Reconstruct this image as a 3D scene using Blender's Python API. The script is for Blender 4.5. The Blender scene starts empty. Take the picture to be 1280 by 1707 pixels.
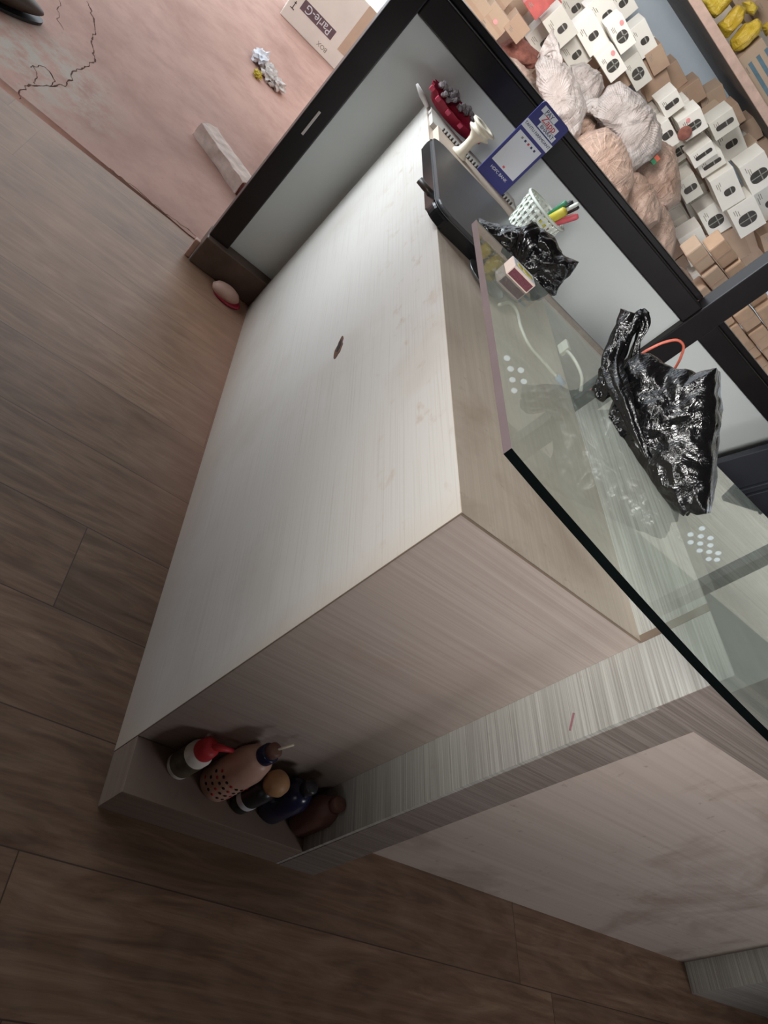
import bpy, bmesh, math, random
from mathutils import Vector, Matrix, noise
random.seed(7)
PI = math.pi
S = bpy.context.scene
COL = S.collection

# ------------------------------------------------------------------ camera
CP = Vector((-0.4232, -0.5375, 1.1236))
RX = Vector((0.73130673, 0.01602355, 0.68186048))      # image right
RY = Vector((0.48946173, -0.70855719, -0.50830495))    # image down
RZ = Vector((0.47499229, 0.70547144, -0.52601556))     # forward
FPX = 1175.93
cam = bpy.data.cameras.new('camera'); cam.sensor_fit = 'HORIZONTAL'; cam.sensor_width = 36.0
cam.lens = FPX * 36.0 / 1280; cam.clip_start = 0.02; cam.clip_end = 100
co = bpy.data.objects.new('camera', cam); COL.objects.link(co)
m = Matrix((( RX.x, -RY.x, -RZ.x, CP.x), (RX.y, -RY.y, -RZ.y, CP.y), (RX.z, -RY.z, -RZ.z, CP.z), (0, 0, 0, 1)))
co.matrix_world = m
S.camera = co
def ray(x, y):
    return (RX * ((x - 640) / FPX) + RY * ((y - 853.5) / FPX) + RZ)
def at(x, y, ax, val):
    d = ray(x, y); i = 'xyz'.index(ax)
    return CP + d * ((val - CP[i]) / d[i])
def atp(x, y, p0, n):
    d = ray(x, y)
    return CP + d * ((p0 - CP).dot(n) / d.dot(n))

# ------------------------------------------------------------------ world, lights, exposure
S.view_settings.view_transform = 'Standard'; S.view_settings.look = 'None'
S.view_settings.gamma = 1; S.view_settings.use_curve_mapping = False
S.view_settings.exposure = 0.0
W = bpy.data.worlds.new('world'); S.world = W; W.use_nodes = True
W.node_tree.nodes['Background'].inputs[0].default_value = (0.86, 0.93, 1.0, 1)
W.node_tree.nodes['Background'].inputs[1].default_value = 2.04
def area(name, loc, target, sx, sy, power, color):
    l = bpy.data.lights.new(name, 'AREA'); l.shape = 'RECTANGLE'; l.size = sx; l.size_y = sy
    l.energy = power; l.color = color
    o = bpy.data.objects.new(name, l); COL.objects.link(o)
    o.location = loc; o.rotation_euler = (Vector(target) - Vector(loc)).to_track_quat('-Z', 'Y').to_euler()
    return o
#LIGHTS
a_ = area('daylight_doorway', (-1.35, 1.75, 1.20), (0.0, 1.28, 0.78), 0.8, 0.7, 4.6, (0.86, 0.94, 1.0)); a_.data.spread = math.radians(44)
area('store_fill', (0.15, 2.25, 1.50), (1.7, 4.2, 1.40), 0.6, 0.36, 23, (1.0, 0.98, 0.95))  # added unseen fill lamp that brightens the cartons, sacks and blue wall
a_ = area('room_fill_beam', (-1.15, -2.2, 1.55), (0.35, 0.1, 1.04), 0.6, 0.4, 3.2, (1.0, 0.98, 0.96)); a_.data.spread = math.radians(32)  # added beam behind the camera, kept narrow so the floor stays dark
a_ = area('right_fill', (2.3, -1.9, 1.5), (1.2, 0.0, 0.60), 0.8, 0.6, 2.6, (0.97, 0.97, 1.0)); a_.data.spread = math.radians(60)  # added unseen fill from the right, lifts the recessed panel
a_ = area('left_fill_beam', (-2.6, -0.3, 1.5), (0.0, 0.10, 0.98), 0.5, 0.4, 1.2, (1.0, 0.99, 0.96)); a_.data.spread = math.radians(24)  # added unseen narrow beam brightening the counter's near top corner
#END

# ------------------------------------------------------------------ materials
def srgb(r, g, b):
    f = lambda c: (c / 255 / 12.92) if c / 255 <= 0.04045 else ((c / 255 + 0.055) / 1.055) ** 2.4
    return (f(r), f(g), f(b), 1)
class NT:
    def __init__(s, name):
        s.m = bpy.data.materials.new(name); s.m.use_nodes = True; s.t = s.m.node_tree; s.N = s.t.nodes; s.L = s.t.links
        s.b = s.N['Principled BSDF']; s.out = s.N['Material Output']
        s.tc = s.N.new('ShaderNodeTexCoord')
    def node(s, k, **kw):
        n = s.N.new(k)
        for a, v in kw.items(): setattr(n, a, v)
        return n
    def mapping(s, scale=(1, 1, 1), loc=(0, 0, 0), rot=(0, 0, 0), src='Object'):
        n = s.node('ShaderNodeMapping'); n.inputs['Scale'].default_value = scale; n.inputs['Location'].default_value = loc
        n.inputs['Rotation'].default_value = rot
        s.L.new(s.tc.outputs[src], n.inputs[0]); return n.outputs[0]
    def noise(s, vec, scale, detail=4, rough=0.55, dist=0):
        n = s.node('ShaderNodeTexNoise'); n.inputs['Scale'].default_value = scale; n.inputs['Detail'].default_value = detail
        n.inputs['Roughness'].default_value = rough; n.inputs['Distortion'].default_value = dist
        s.L.new(vec, n.inputs['Vector']); return n.outputs['Fac']
    def ramp(s, fac, stops):
        n = s.node('ShaderNodeValToRGB'); e = n.color_ramp.elements
        while len(e) > 1: e.remove(e[-1])
        e[0].position, e[0].color = stops[0]
        for p, c in stops[1:]:
            x = e.new(p); x.color = c
        s.L.new(fac, n.inputs[0]); return n.outputs[0]
    def mix(s, fac, a, b, mode='MIX'):
        n = s.node('ShaderNodeMix', data_type='RGBA', blend_type=mode)
        for i, v in ((0, fac), (6, a), (7, b)):
            if hasattr(v, 'links'): s.L.new(v, n.inputs[i])
            else: n.inputs[i].default_value = v
        return n.outputs[2]
    def base(s, v):
        if hasattr(v, 'links'): s.L.new(v, s.b.inputs['Base Color'])
        else: s.b.inputs['Base Color'].default_value = v
    def bump(s, h, strength, dist=0.002):
        n = s.node('ShaderNodeBump'); n.inputs['Strength'].default_value = strength; n.inputs['Distance'].default_value = dist
        s.L.new(h, n.inputs['Height']); s.L.new(n.outputs[0], s.b.inputs['Normal'])
    def set(s, **kw):
        for k, v in kw.items(): s.b.inputs[k.replace('_', ' ')].default_value = v
        return s
def G(v): return (v, v, v, 1)
def simple(name, col, rough=0.5, var=0.12, scale=30, bump=0.0, **kw):
    t = NT(name); n = t.noise(t.mapping(), scale, 4)
    d = tuple(c * (1 - var) for c in col[:3]) + (1,); l = tuple(min(1, c * (1 + var)) for c in col[:3]) + (1,)
    t.base(t.ramp(n, [(0.3, d), (0.7, l)])); t.set(Roughness=rough, **kw)
    if bump: t.bump(n, bump)
    return t.m

def laminate(name, base, dark, stain, stain_amt, axis, rough, fine=0.5, wr=0.5):
    # fine combed grain running along one axis; axis: scale vector, small along the grain
    t = NT(name)
    g = t.noise(t.mapping(axis), 1.0, 3, 0.6)
    g2 = t.noise(t.mapping(tuple(a * 0.28 for a in axis), (3, 1, 2)), 1.0, 3, 0.6)
    c = t.mix(t.ramp(g, [(0.30, G(1)), (0.62, G(0))]), base, dark)
    c0 = t.mix(fine, base, c)
    c1 = t.mix(t.ramp(g2, [(0.36, G(0.35)), (0.60, G(0))]), c0, dark)
    s = t.noise(t.mapping((1, 1, 1), (4.2, 1.1, 0.3)), 5.0, 5, 0.62, 0.6)
    c2 = t.mix(t.ramp(s, [(0.50, G(0)), (0.72, G(stain_amt))]), c1, stain)
    s2 = t.noise(t.mapping((1, 1, 1), (9, 7, 5)), 42.0, 3, 0.6)
    c3 = t.mix(t.ramp(s2, [(0.66, G(0)), (0.76, G(stain_amt * 0.8))]), c2, stain)
    t.base(c3); t.set(Roughness=rough); t.bump(g, 0.12, 0.0006)
    return t.m
M = {}
M['front'] = NT('cream_laminate')
def make_front():
    t = M['front']
    g = t.noise(t.mapping((3, 3, 420)), 1.0, 3, 0.65)
    cream, dk, st = srgb(206, 202, 196), srgb(172, 164, 154), srgb(172, 140, 112)
    c = t.mix(t.ramp(g, [(0.25, G(0.5)), (0.5, G(0))]), cream, dk)
    # greasy hand marks in a band below the top edge and small chips
    sep = t.node('ShaderNodeSeparateXYZ'); t.L.new(t.tc.outputs['Object'], sep.inputs[0])
    band = t.ramp(sep.outputs['Z'], [(0.60, G(0)), (0.69, G(1)), (0.745, G(1)), (0.775, G(0.35))])
    mm = t.noise(t.mapping((1, 1.1, 1.6), (2, .3, .5)), 16, 4, 0.6)
    hand = t.ramp(mm, [(0.58, G(0)), (0.74, G(0.6))])
    mul = t.node('ShaderNodeMath', operation='MULTIPLY'); t.L.new(band, mul.inputs[0]); t.L.new(hand, mul.inputs[1])
    c = t.mix(mul.outputs[0], c, st)
    e = t.ramp(sep.outputs['Y'], [(0.0, G(0.30)), (0.05, G(0.0))])
    c = t.mix(e, c, srgb(200, 180, 155))
    big = t.noise(t.mapping((1, 1, 1), (1, 2, 3)), 3.2, 4, 0.6)
    c = t.mix(t.ramp(big, [(0.5, G(0)), (0.75, G(0.35))]), c, srgb(168, 148, 130))
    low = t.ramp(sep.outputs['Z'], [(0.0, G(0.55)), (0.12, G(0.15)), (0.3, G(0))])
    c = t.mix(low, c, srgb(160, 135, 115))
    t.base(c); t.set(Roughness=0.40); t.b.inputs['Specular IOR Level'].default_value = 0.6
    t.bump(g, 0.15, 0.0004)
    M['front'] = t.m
make_front()
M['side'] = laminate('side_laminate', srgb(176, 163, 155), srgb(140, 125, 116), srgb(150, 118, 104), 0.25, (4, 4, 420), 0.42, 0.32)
M['top'] = laminate('counter_top_laminate', srgb(214, 200, 184), srgb(188, 172, 156), srgb(142, 112, 92), 0.45, (420, 4, 4), 0.38, 0.35)
M['ash'] = laminate('grey_ash_laminate', srgb(188, 188, 182), srgb(120, 114, 108), srgb(140, 122, 108), 0.25, (3, 3, 430), 0.34, 0.7)
M['ashdark'] = laminate('dark_ash_laminate', srgb(142, 132, 126), srgb(96, 86, 80), srgb(104, 88, 78), 0.25, (3, 3, 430), 0.4, 0.7)
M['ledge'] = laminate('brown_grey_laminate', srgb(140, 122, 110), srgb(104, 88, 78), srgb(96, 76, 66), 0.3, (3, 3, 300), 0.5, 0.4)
M['recess'] = laminate('recess_laminate', srgb(198, 184, 175), srgb(168, 152, 141), srgb(134, 112, 98), 0.6, (3, 3, 300), 0.42, 0.05)
M['band'] = simple('edge_banding', srgb(118, 102, 88), 0.5)
M['gap'] = simple('dark_gap', srgb(30, 24, 20), 0.8)

def floor_mat():
    t = NT('wood_plank_vinyl')
    sep = t.node('ShaderNodeSeparateXYZ'); t.L.new(t.tc.outputs['Object'], sep.inputs[0])
    PW = 0.1915
    def math_(op, a, b=None):
        n = t.node('ShaderNodeMath', operation=op)
        for i, v in ((0, a), (1, b)):
            if v is None: continue
            if hasattr(v, 'links'): t.L.new(v, n.inputs[i])
            else: n.inputs[i].default_value = v
        return n.outputs[0]
    yr = math_('DIVIDE', math_('SUBTRACT', sep.outputs['Y'], 0.011), PW)
    row = math_('FLOOR', yr); fy = math_('FRACT', yr)
    wn = t.node('ShaderNodeTexWhiteNoise', noise_dimensions='1D'); t.L.new(row, wn.inputs['W'])
    xo = math_('ADD', math_('DIVIDE', sep.outputs['X'], 1.22), wn.outputs['Value'])
    colm = math_('FLOOR', xo); fx = math_('FRACT', xo)
    pid = math_('ADD', math_('MULTIPLY', row, 7.31), math_('MULTIPLY', colm, 3.17))
    wn2 = t.node('ShaderNodeTexWhiteNoise', noise_dimensions='1D'); t.L.new(pid, wn2.inputs['W'])
    # grain coords offset per plank
    cmb = t.node('ShaderNodeCombineXYZ')
    t.L.new(math_('MULTIPLY', sep.outputs['X'], 2.2), cmb.inputs[0])
    t.L.new(math_('ADD', math_('MULTIPLY', sep.outputs['Y'], 15), math_('MULTIPLY', pid, 5.3)), cmb.inputs[1])
    n1 = t.noise(cmb.outputs[0], 1.6, 6, 0.65, 1.6)
    cmb2 = t.node('ShaderNodeCombineXYZ')
    t.L.new(math_('MULTIPLY', sep.outputs['X'], 5), cmb2.inputs[0])
    t.L.new(math_('ADD', math_('MULTIPLY', sep.outputs['Y'], 120), pid), cmb2.inputs[1])
    n2 = t.noise(cmb2.outputs[0], 1.0, 4, 0.6)
    # cathedral figure
    wv = t.node('ShaderNodeTexWave', wave_type='RINGS', rings_direction='SPHERICAL')
    wv.inputs['Scale'].default_value = 1.1; wv.inputs['Distortion'].default_value = 3; wv.inputs['Detail'].default_value = 3
    cmb3 = t.node('ShaderNodeCombineXYZ')
    t.L.new(math_('SUBTRACT', math_('MULTIPLY', fx, 3.2), math_('MULTIPLY', wn2.outputs['Value'], 3)), cmb3.inputs[0])
    t.L.new(math_('MULTIPLY', math_('SUBTRACT', fy, 0.5), 2.0), cmb3.inputs[1])
    t.L.new(cmb3.outputs[0], wv.inputs[0])
    c = t.ramp(n1, [(0.28, srgb(88, 66, 50)), (0.5, srgb(124, 98, 78)), (0.72, srgb(152, 126, 104))])
    c = t.mix(t.ramp(n2, [(0.35, G(0.35)), (0.6, G(0))]), c, srgb(80, 64, 55))
    c = t.mix(t.ramp(wv.outputs['Fac'], [(0.0, G(0.0)), (0.6, G(0.0)), (1.0, G(0.10))]), c, srgb(165, 148, 132))
    hs = t.node('ShaderNodeHueSaturation')
    t.L.new(c, hs.inputs['Color'])
    t.L.new(math_('ADD', math_('MULTIPLY', wn2.outputs['Value'], 0.30), 0.85), hs.inputs['Value'])
    edge = math_('MAXIMUM', math_('LESS_THAN', fy, 0.011), math_('LESS_THAN', fx, 0.0016))
    c = t.mix(edge, hs.outputs[0], srgb(58, 46, 40))
    # pinkish dust near the doorway and along the counter foot
    du = t.noise(t.mapping((1, 1, 1)), 3.0, 5, 0.6)
    yy = t.ramp(math_('DIVIDE', sep.outputs['Y'], 1.7), [(0.25, G(0.06)), (1.0, G(0.6))])
    dm = math_('MULTIPLY', yy, t.ramp(du, [(0.3, G(0.3)), (0.7, G(1))]))
    c = t.mix(dm, c, srgb(226, 180, 150))
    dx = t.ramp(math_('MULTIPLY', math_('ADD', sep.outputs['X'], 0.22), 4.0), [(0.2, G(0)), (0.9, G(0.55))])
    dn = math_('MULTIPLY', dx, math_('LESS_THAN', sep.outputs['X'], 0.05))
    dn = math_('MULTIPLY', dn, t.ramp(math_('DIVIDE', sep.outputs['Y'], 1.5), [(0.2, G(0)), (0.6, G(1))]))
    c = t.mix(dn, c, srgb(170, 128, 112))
    t.base(c); t.set(Roughness=0.48); t.bump(n2, 0.08, 0.0005)
    return t.m
M['floor'] = floor_mat()
def cement():
    t = NT('pink_cement')
    v = t.mapping((1, 1, 1))
    n = t.noise(v, 2.2, 7, 0.6, 0.5); n2 = t.noise(t.mapping((1, 1, 1), (5, 5, 5)), 9, 6, 0.65)
    c = t.ramp(n, [(0.3, srgb(176, 138, 124)), (0.5, srgb(196, 158, 144)), (0.7, srgb(208, 168, 154))])
    c = t.mix(t.ramp(n2, [(0.45, G(0)), (0.75, G(0.45))]), c, srgb(160, 120, 106))
    vo = t.node('ShaderNodeTexVoronoi'); vo.inputs['Scale'].default_value = 22
    t.L.new(v, vo.inputs['Vector'])
    c = t.mix(t.ramp(vo.outputs['Distance'], [(0.0, G(0.35)), (0.10, G(0))]), c, srgb(120, 84, 70))
    # pale worn patch by the threshold
    sep = t.node('ShaderNodeSeparateXYZ'); t.L.new(t.tc.outputs['Object'], sep.inputs[0])
    dd = t.node('ShaderNodeVectorMath', operation='DISTANCE'); t.L.new(t.tc.outputs['Object'], dd.inputs[0]); dd.inputs[1].default_value = (-0.86, 1.86, 0)
    pm = t.ramp(dd.outputs['Value'], [(0.10, G(1)), (0.34, G(0))])
    n3 = t.noise(t.mapping((1, 1, 1), (8, 2, 1)), 14, 5, 0.7)
    mu = t.node('ShaderNodeMath', operation='MULTIPLY'); t.L.new(pm, mu.inputs[0]); t.L.new(t.ramp(n3, [(0.42, G(0)), (0.6, G(1))]), mu.inputs[1])
    c = t.mix(mu.outputs[0], c, srgb(196, 184, 172))
    t.base(c); t.set(Roughness=0.8); t.bump(n2, 0.35, 0.004)
    return t.m
M['cement'] = cement()
M['frame'] = simple('black_painted_steel', srgb(32, 28, 29), 0.32, 0.25, 8)
M['board'] = simple('grey_board', srgb(230, 236, 234), 0.5, 0.03, 3)
M['kerb'] = simple('brown_kerb_tile', srgb(98, 80, 70), 0.45, 0.25, 14)
M['plaster'] = simple('room_plaster', srgb(110, 98, 88), 0.85, 0.08, 3)
M['ceil'] = simple('ceiling_plaster', srgb(160, 155, 148), 0.9, 0.05, 3)
M['blue'] = simple('pale_blue_wall', srgb(206, 220, 232), 0.8, 0.05, 3)
M['upperwall'] = simple('cream_upper_wall', srgb(236, 222, 206), 0.85, 0.05, 3)
M['storeceil'] = simple('greenish_grey_ceiling', srgb(120, 126, 116), 0.9, 0.06, 3)
M['slab'] = simple('grey_stone_slab', srgb(96, 92, 90), 0.6, 0.15, 12)
M['pinkedge'] = simple('pink_plaster_edge', srgb(206, 176, 162), 0.8, 0.14, 25)
M['carton_white'] = simple('white_carton', srgb(242, 238, 230), 0.75, 0.05, 6)
M['carton_grey'] = simple('greyish_carton', srgb(214, 210, 200), 0.75, 0.06, 6)
M['carton_tan'] = simple('tan_carton', srgb(188, 164, 142), 0.75, 0.07, 6)
M['carton_brown'] = simple('brown_carton', srgb(182, 154, 132), 0.75, 0.09, 6)
M['carton_side'] = simple('carton_side', srgb(205, 182, 160), 0.8, 0.06, 8)
M['hole'] = simple('carton_window_dark', srgb(66, 62, 58), 0.7, 0.25, 30)
M['hole_strip'] = simple('carton_window_strip', srgb(150, 148, 142), 0.5, 0.1, 30)
M['sticker'] = simple('pink_sticker', srgb(236, 160, 160), 0.6)
M['print'] = simple('grey_print', srgb(150, 142, 132), 0.7)
M['printp'] = simple('purple_brown_print', srgb(112, 92, 100), 0.7)
M['bluestripe'] = simple('blue_stripe_print', srgb(96, 124, 138), 0.7)
M['redpack'] = simple('red_pack', srgb(190, 92, 88), 0.5, 0.15, 30)
M['netting'] = simple('dull_red_sacking', srgb(150, 96, 84), 0.9, 0.3, 60, 0.6)
def cloth(name, c, d, rough=0.42):
    t = NT(name); n = t.noise(t.mapping((1, 1, 1)), 6, 5, 0.6, 0.8); n2 = t.noise(t.mapping((5, 5, 1.5)), 6, 5, 0.6, 1.2)
    t.base(t.ramp(n, [(0.35, d), (0.65, c)])); t.set(Roughness=rough); t.bump(n2, 0.7, 0.02)
    return t.m
M['sackw'] = cloth('white_polythene', srgb(192, 184, 181), srgb(176, 163, 157))
M['sackp'] = cloth('peach_polythene', srgb(196, 170, 156), srgb(172, 142, 126))
M['sacky'] = cloth('yellow_polythene', srgb(226, 196, 70), srgb(192, 156, 44), 0.35)
def blackbag():
    t = NT('black_polythene'); n = t.noise(t.mapping((1, 1, 1), rot=(0.3, 0.5, 0.2)), 26, 4, 0.55, 1.4)
    n2 = t.noise(t.mapping((60, 60, 18)), 1.0, 4, 0.6, 1.0)
    t.base(srgb(12, 12, 14)); t.set(Roughness=0.20); t.b.inputs['Specular IOR Level'].default_value = 0.7
    a = t.node('ShaderNodeMath', operation='ADD'); t.L.new(n, a.inputs[0]); t.L.new(n2, a.inputs[1])
    t.bump(a.outputs[0], 0.6, 0.006)
    return t.m
M['blackbag'] = blackbag()
def glass():
    t = NT('green_tinted_glass'); N = t.N; L = t.L
    tr = N.new('ShaderNodeBsdfTransparent'); tr.inputs[0].default_value = (0.90, 0.945, 0.915, 1)
    gl = N.new('ShaderNodeBsdfGlossy'); gl.inputs['Roughness'].default_value = 0.015; gl.inputs[0].default_value = (0.95, 1, 0.97, 1)
    geo = N.new('ShaderNodeNewGeometry')
    def mt_(op, a, b=None):
        q = N.new('ShaderNodeMath'); q.operation = op
        for i, v in ((0, a), (1, b)):
            if v is None: continue
            if hasattr(v, 'links'): L.new(v, q.inputs[i])
            else: q.inputs[i].default_value = v
        return q.outputs[0]
    dt = N.new('ShaderNodeVectorMath'); dt.operation = 'DOT_PRODUCT'; L.new(geo.outputs['Incoming'], dt.inputs[0]); L.new(geo.outputs['Normal'], dt.inputs[1])
    class fr: outputs = [mt_('ADD', mt_('MULTIPLY', mt_('POWER', mt_('SUBTRACT', 1.0, mt_('ABSOLUTE', dt.outputs['Value'])), 5.0), 0.96), 0.04)]
    mx = N.new('ShaderNodeMixShader'); L.new(fr.outputs[0], mx.inputs[0]); L.new(tr.outputs[0], mx.inputs[1]); L.new(gl.outputs[0], mx.inputs[2])
    df = N.new('ShaderNodeBsdfDiffuse'); df.inputs[0].default_value = (0.70, 0.78, 0.70, 1)
    n = t.noise(t.mapping((1, 1, 1)), 9, 6, 0.65, 1.0)
    gr = t.ramp(n, [(0.35, G(0.14)), (0.75, G(0.32))])
    m2 = N.new('ShaderNodeMixShader'); L.new(gr, m2.inputs[0]); L.new(mx.outputs[0], m2.inputs[1]); L.new(df.outputs[0], m2.inputs[2])
    L.new(m2.outputs[0], t.out.inputs[0])
    return t.m
M['glass'] = glass()
M['glass_edge'] = simple('polished_glass_edge', srgb(7, 12, 12), 0.12, 0.2, 30)
M['glass_edge2'] = simple('mauve_reflection_edge', srgb(112, 98, 100), 0.3, 0.08, 20)  # left edge: its mauve reflection is put into the base colour
M['device'] = simple('charcoal_plastic', srgb(76, 76, 78), 0.38, 0.06, 6)
M['device_rim'] = simple('black_gloss_plastic', srgb(26, 26, 28), 0.2, 0.1, 20)
M['silver'] = simple('grey_metal', srgb(120, 124, 126), 0.3, 0.1, 20, Metallic=0.8)
M['cream'] = simple('cream_plastic', srgb(226, 216, 196), 0.4, 0.04, 10)
M['whitepl'] = simple('off_white_plastic', srgb(222, 228, 218), 0.45, 0.03, 10)
M['cardblue'] = simple('deep_blue_card', srgb(58, 60, 128), 0.35, 0.04, 10)
M['cardwhite'] = simple('white_card', srgb(226, 230, 238), 0.4, 0.02, 10)
M['redtxt'] = simple('red_print', srgb(206, 52, 62), 0.5)
M['navy'] = simple('navy_print', srgb(44, 48, 96), 0.5)
M['crimson'] = simple('crimson_plastic', srgb(168, 34, 62), 0.35, 0.15, 20)
M['pinkcap'] = simple('pink_plastic', srgb(226, 86, 116), 0.4)
M['foil'] = simple('grey_foil', srgb(142, 132, 134), 0.35, 0.35, 60, 0.5)
M['paper'] = simple('old_paper', srgb(196, 178, 162), 0.8, 0.06, 10)
M['paperw'] = simple('white_paper', srgb(214, 208, 204), 0.7, 0.04, 10)
M['wire'] = simple('dark_wire', srgb(60, 50, 44), 0.4)
M['cable'] = simple('white_cable', srgb(214, 214, 200), 0.5, 0.03)
M['plugblue'] = simple('pale_blue_plug', srgb(150, 170, 196), 0.5)
M['orange'] = simple('orange_red_cord', srgb(204, 104, 84), 0.5)
M['yellow'] = simple('yellow_plastic', srgb(206, 190, 70), 0.5)
M['greenp'] = simple('green_plastic', srgb(60, 130, 96), 0.4)
M['smear'] = simple('dull_pink_smear', srgb(150, 104, 112), 0.6)
M['pink'] = simple('coral_pink_plastic', srgb(228, 106, 116), 0.5)
M['blackp'] = simple('black_pen_plastic', srgb(42, 42, 46), 0.35)
M['striker'] = simple('striker_strip', srgb(112, 62, 72), 0.8, 0.45, 900)
M['matchside'] = simple('match_box_card', srgb(226, 204, 192), 0.6, 0.04)
M['brick'] = simple('whitewashed_brick', srgb(226, 206, 196), 0.85, 0.14, 30, 0.4)
M['brickred'] = simple('red_brick', srgb(110, 58, 50), 0.9, 0.2, 40, 0.4)
M['shell'] = simple('pink_clay', srgb(204, 166, 150), 0.5, 0.1, 30)
M['shoe'] = simple('dark_brown_leather', srgb(70, 54, 44), 0.5, 0.2, 20)
M['crack'] = simple('crack_shadow_soil', srgb(92, 54, 42), 0.95)
M['wood'] = simple('raw_chipboard', srgb(96, 66, 48), 0.9, 0.3, 60)
M['ribbed'] = simple('dark_grey_ribbed_plastic', srgb(60, 62, 70), 0.38, 0.1, 8)
M['packet'] = simple('brown_paper_packet', srgb(186, 156, 130), 0.7, 0.14, 9)
M['bottle_pink'] = simple('pale_pink_bottle', srgb(206, 166, 148), 0.4, 0.10, 26)
M['bottle_blue'] = simple('dark_blue_bottle', srgb(26, 30, 62), 0.25, 0.1, 20)
M['bottle_brown'] = simple('dusty_brown_bottle', srgb(112, 78, 68), 0.5, 0.15, 20)
M['cork'] = simple('tan_ball_cap', srgb(176, 134, 96), 0.5, 0.15, 40)
M['label_dark'] = simple('olive_printed_label', srgb(96, 88, 72), 0.5, 0.35, 60)

# ------------------------------------------------------------------ builders
class MB:
    def __init__(s): s.bm = bmesh.new(); s.mats = []; s.cur = 0
    def mat(s, k):
        mm = M[k]
        if mm not in s.mats: s.mats.append(mm)
        s.cur = s.mats.index(mm); return s
    def quad(s, pts):
        f = s.bm.faces.new([s.bm.verts.new(p) for p in pts]); f.material_index = s.cur; return f
    def box(s, x0, x1, y0, y1, z0, z1, bev=0.0, mx=None):
        r = bmesh.ops.create_cube(s.bm, size=1.0)
        vs = r['verts']
        for v in vs: v.co = Vector((x0 + (v.co.x + .5) * (x1 - x0), y0 + (v.co.y + .5) * (y1 - y0), z0 + (v.co.z + .5) * (z1 - z0)))
        fs = set(f for v in vs for f in v.link_faces)
        for f in fs: f.material_index = s.cur
        if bev > 0:
            es = set(e for v in vs for e in v.link_edges)
            r2 = bmesh.ops.bevel(s.bm, geom=list(es), offset=bev, segments=2, affect='EDGES', profile=0.5)
            for f in r2['faces']: f.material_index = s.cur
            vs = list(set(vs) | set(r2['verts'])); vs = [v for v in vs if v.is_valid]
        if mx is not None:
            for v in vs: v.co = mx @ v.co
        return s
    def prism(s, pts, h, mx=None, bev=0):      # pts: 2D outline, extruded along local +z
        a = [s.bm.verts.new((p[0], p[1], 0)) for p in pts]; b = [s.bm.verts.new((p[0], p[1], h)) for p in pts]
        n = len(pts); fs = [s.bm.faces.new(a[::-1]), s.bm.faces.new(b)]
        for i in range(n): fs.append(s.bm.faces.new((a[i], a[(i + 1) % n], b[(i + 1) % n], b[i])))
        for f in fs: f.material_index = s.cur
        vs = a + b
        if bev:
            es = set(e for f in fs[:2] for e in f.edges)
            r2 = bmesh.ops.bevel(s.bm, geom=list(es), offset=bev, segments=2, affect='EDGES', profile=0.5)
            for f in r2['faces']: f.material_index = s.cur
            vs = [v for v in set(vs) | set(r2['verts']) if v.is_valid]
        if mx is not None:
            for v in vs: v.co = mx @ v.co
        return s
    def lathe(s, prof, seg=32, mx=None, smooth=True):
        rings = []
        for r, z in prof:
            rings.append([s.bm.verts.new((r * math.cos(2 * PI * i / seg), r * math.sin(2 * PI * i / seg), z)) for i in range(seg)])
        fs = []
        for a, b in zip(rings, rings[1:]):
            for i in range(seg): fs.append(s.bm.faces.new((a[i], a[(i + 1) % seg], b[(i + 1) % seg], b[i])))
        fs.append(s.bm.faces.new(rings[0][::-1])); fs.append(s.bm.faces.new(rings[-1]))
        for f in fs: f.material_index = s.cur; f.smooth = smooth
        if mx is not None:
            for ring in rings:
                for v in ring: v.co = mx @ v.co
        return s
    def tube(s, pts, r, seg=10, cap=True):
        pts = [Vector(p) for p in pts]; rings = []
        up = Vector((0.123, 0.3, 0.94))
        for i, p in enumerate(pts):
            d = (pts[min(i + 1, len(pts) - 1)] - pts[max(i - 1, 0)]).normalized()
            u = d.cross(up).normalized(); w = d.cross(u)
            rr = r[i] if isinstance(r, (list, tuple)) else r
            rings.append([s.bm.verts.new(p + (u * math.cos(2 * PI * k / seg) + w * math.sin(2 * PI * k / seg)) * rr) for k in range(seg)])
        fs = []
        for a, b in zip(rings, rings[1:]):
            for i in range(seg): fs.append(s.bm.faces.new((a[i], a[(i + 1) % seg], b[(i + 1) % seg], b[i])))
        if cap: fs.append(s.bm.faces.new(rings[0][::-1])); fs.append(s.bm.faces.new(rings[-1]))
        for f in fs: f.material_index = s.cur; f.smooth = True
        return s
    def build(s, name, parent=None, origin=None, disp=None):
        bmesh.ops.recalc_face_normals(s.bm, faces=s.bm.faces)
        if origin is None: origin = Vector((0, 0, 0))
        origin = Vector(origin)
        if origin.length > 0:
            for v in s.bm.verts: v.co -= origin
        me = bpy.data.meshes.new(name); s.bm.to_mesh(me); s.bm.free()
        for mm in s.mats: me.materials.append(mm)
        o = bpy.data.objects.new(name, me); COL.objects.link(o)
        if parent is not None:
            o.parent = parent; o.location = origin - parent_loc(parent)
        else: o.location = origin
        return o
def parent_loc(p):
    l = Vector(p.location)
    while p.parent: p = p.parent; l += Vector(p.location)
    return l
def spline(pts, n=8):
    pts = [Vector(p) for p in pts]; out = []
    P = [pts[0]] + pts + [pts[-1]]
    for i in range(1, len(P) - 2):
        for k in range(n):
            t = k / n; a, b, c, d = P[i - 1], P[i], P[i + 1], P[i + 2]
            out.append(0.5 * ((2 * b) + (c - a) * t + (2 * a - 5 * b + 4 * c - d) * t * t + (-a + 3 * b - 3 * c + d) * t ** 3))
    out.append(pts[-1]); return out
def tag(o, label, cat, group=None, kind=None):
    if label: o['label'] = label
    if cat: o['category'] = cat
    if group: o['group'] = group
    if kind: o['kind'] = kind
    return o
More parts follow.
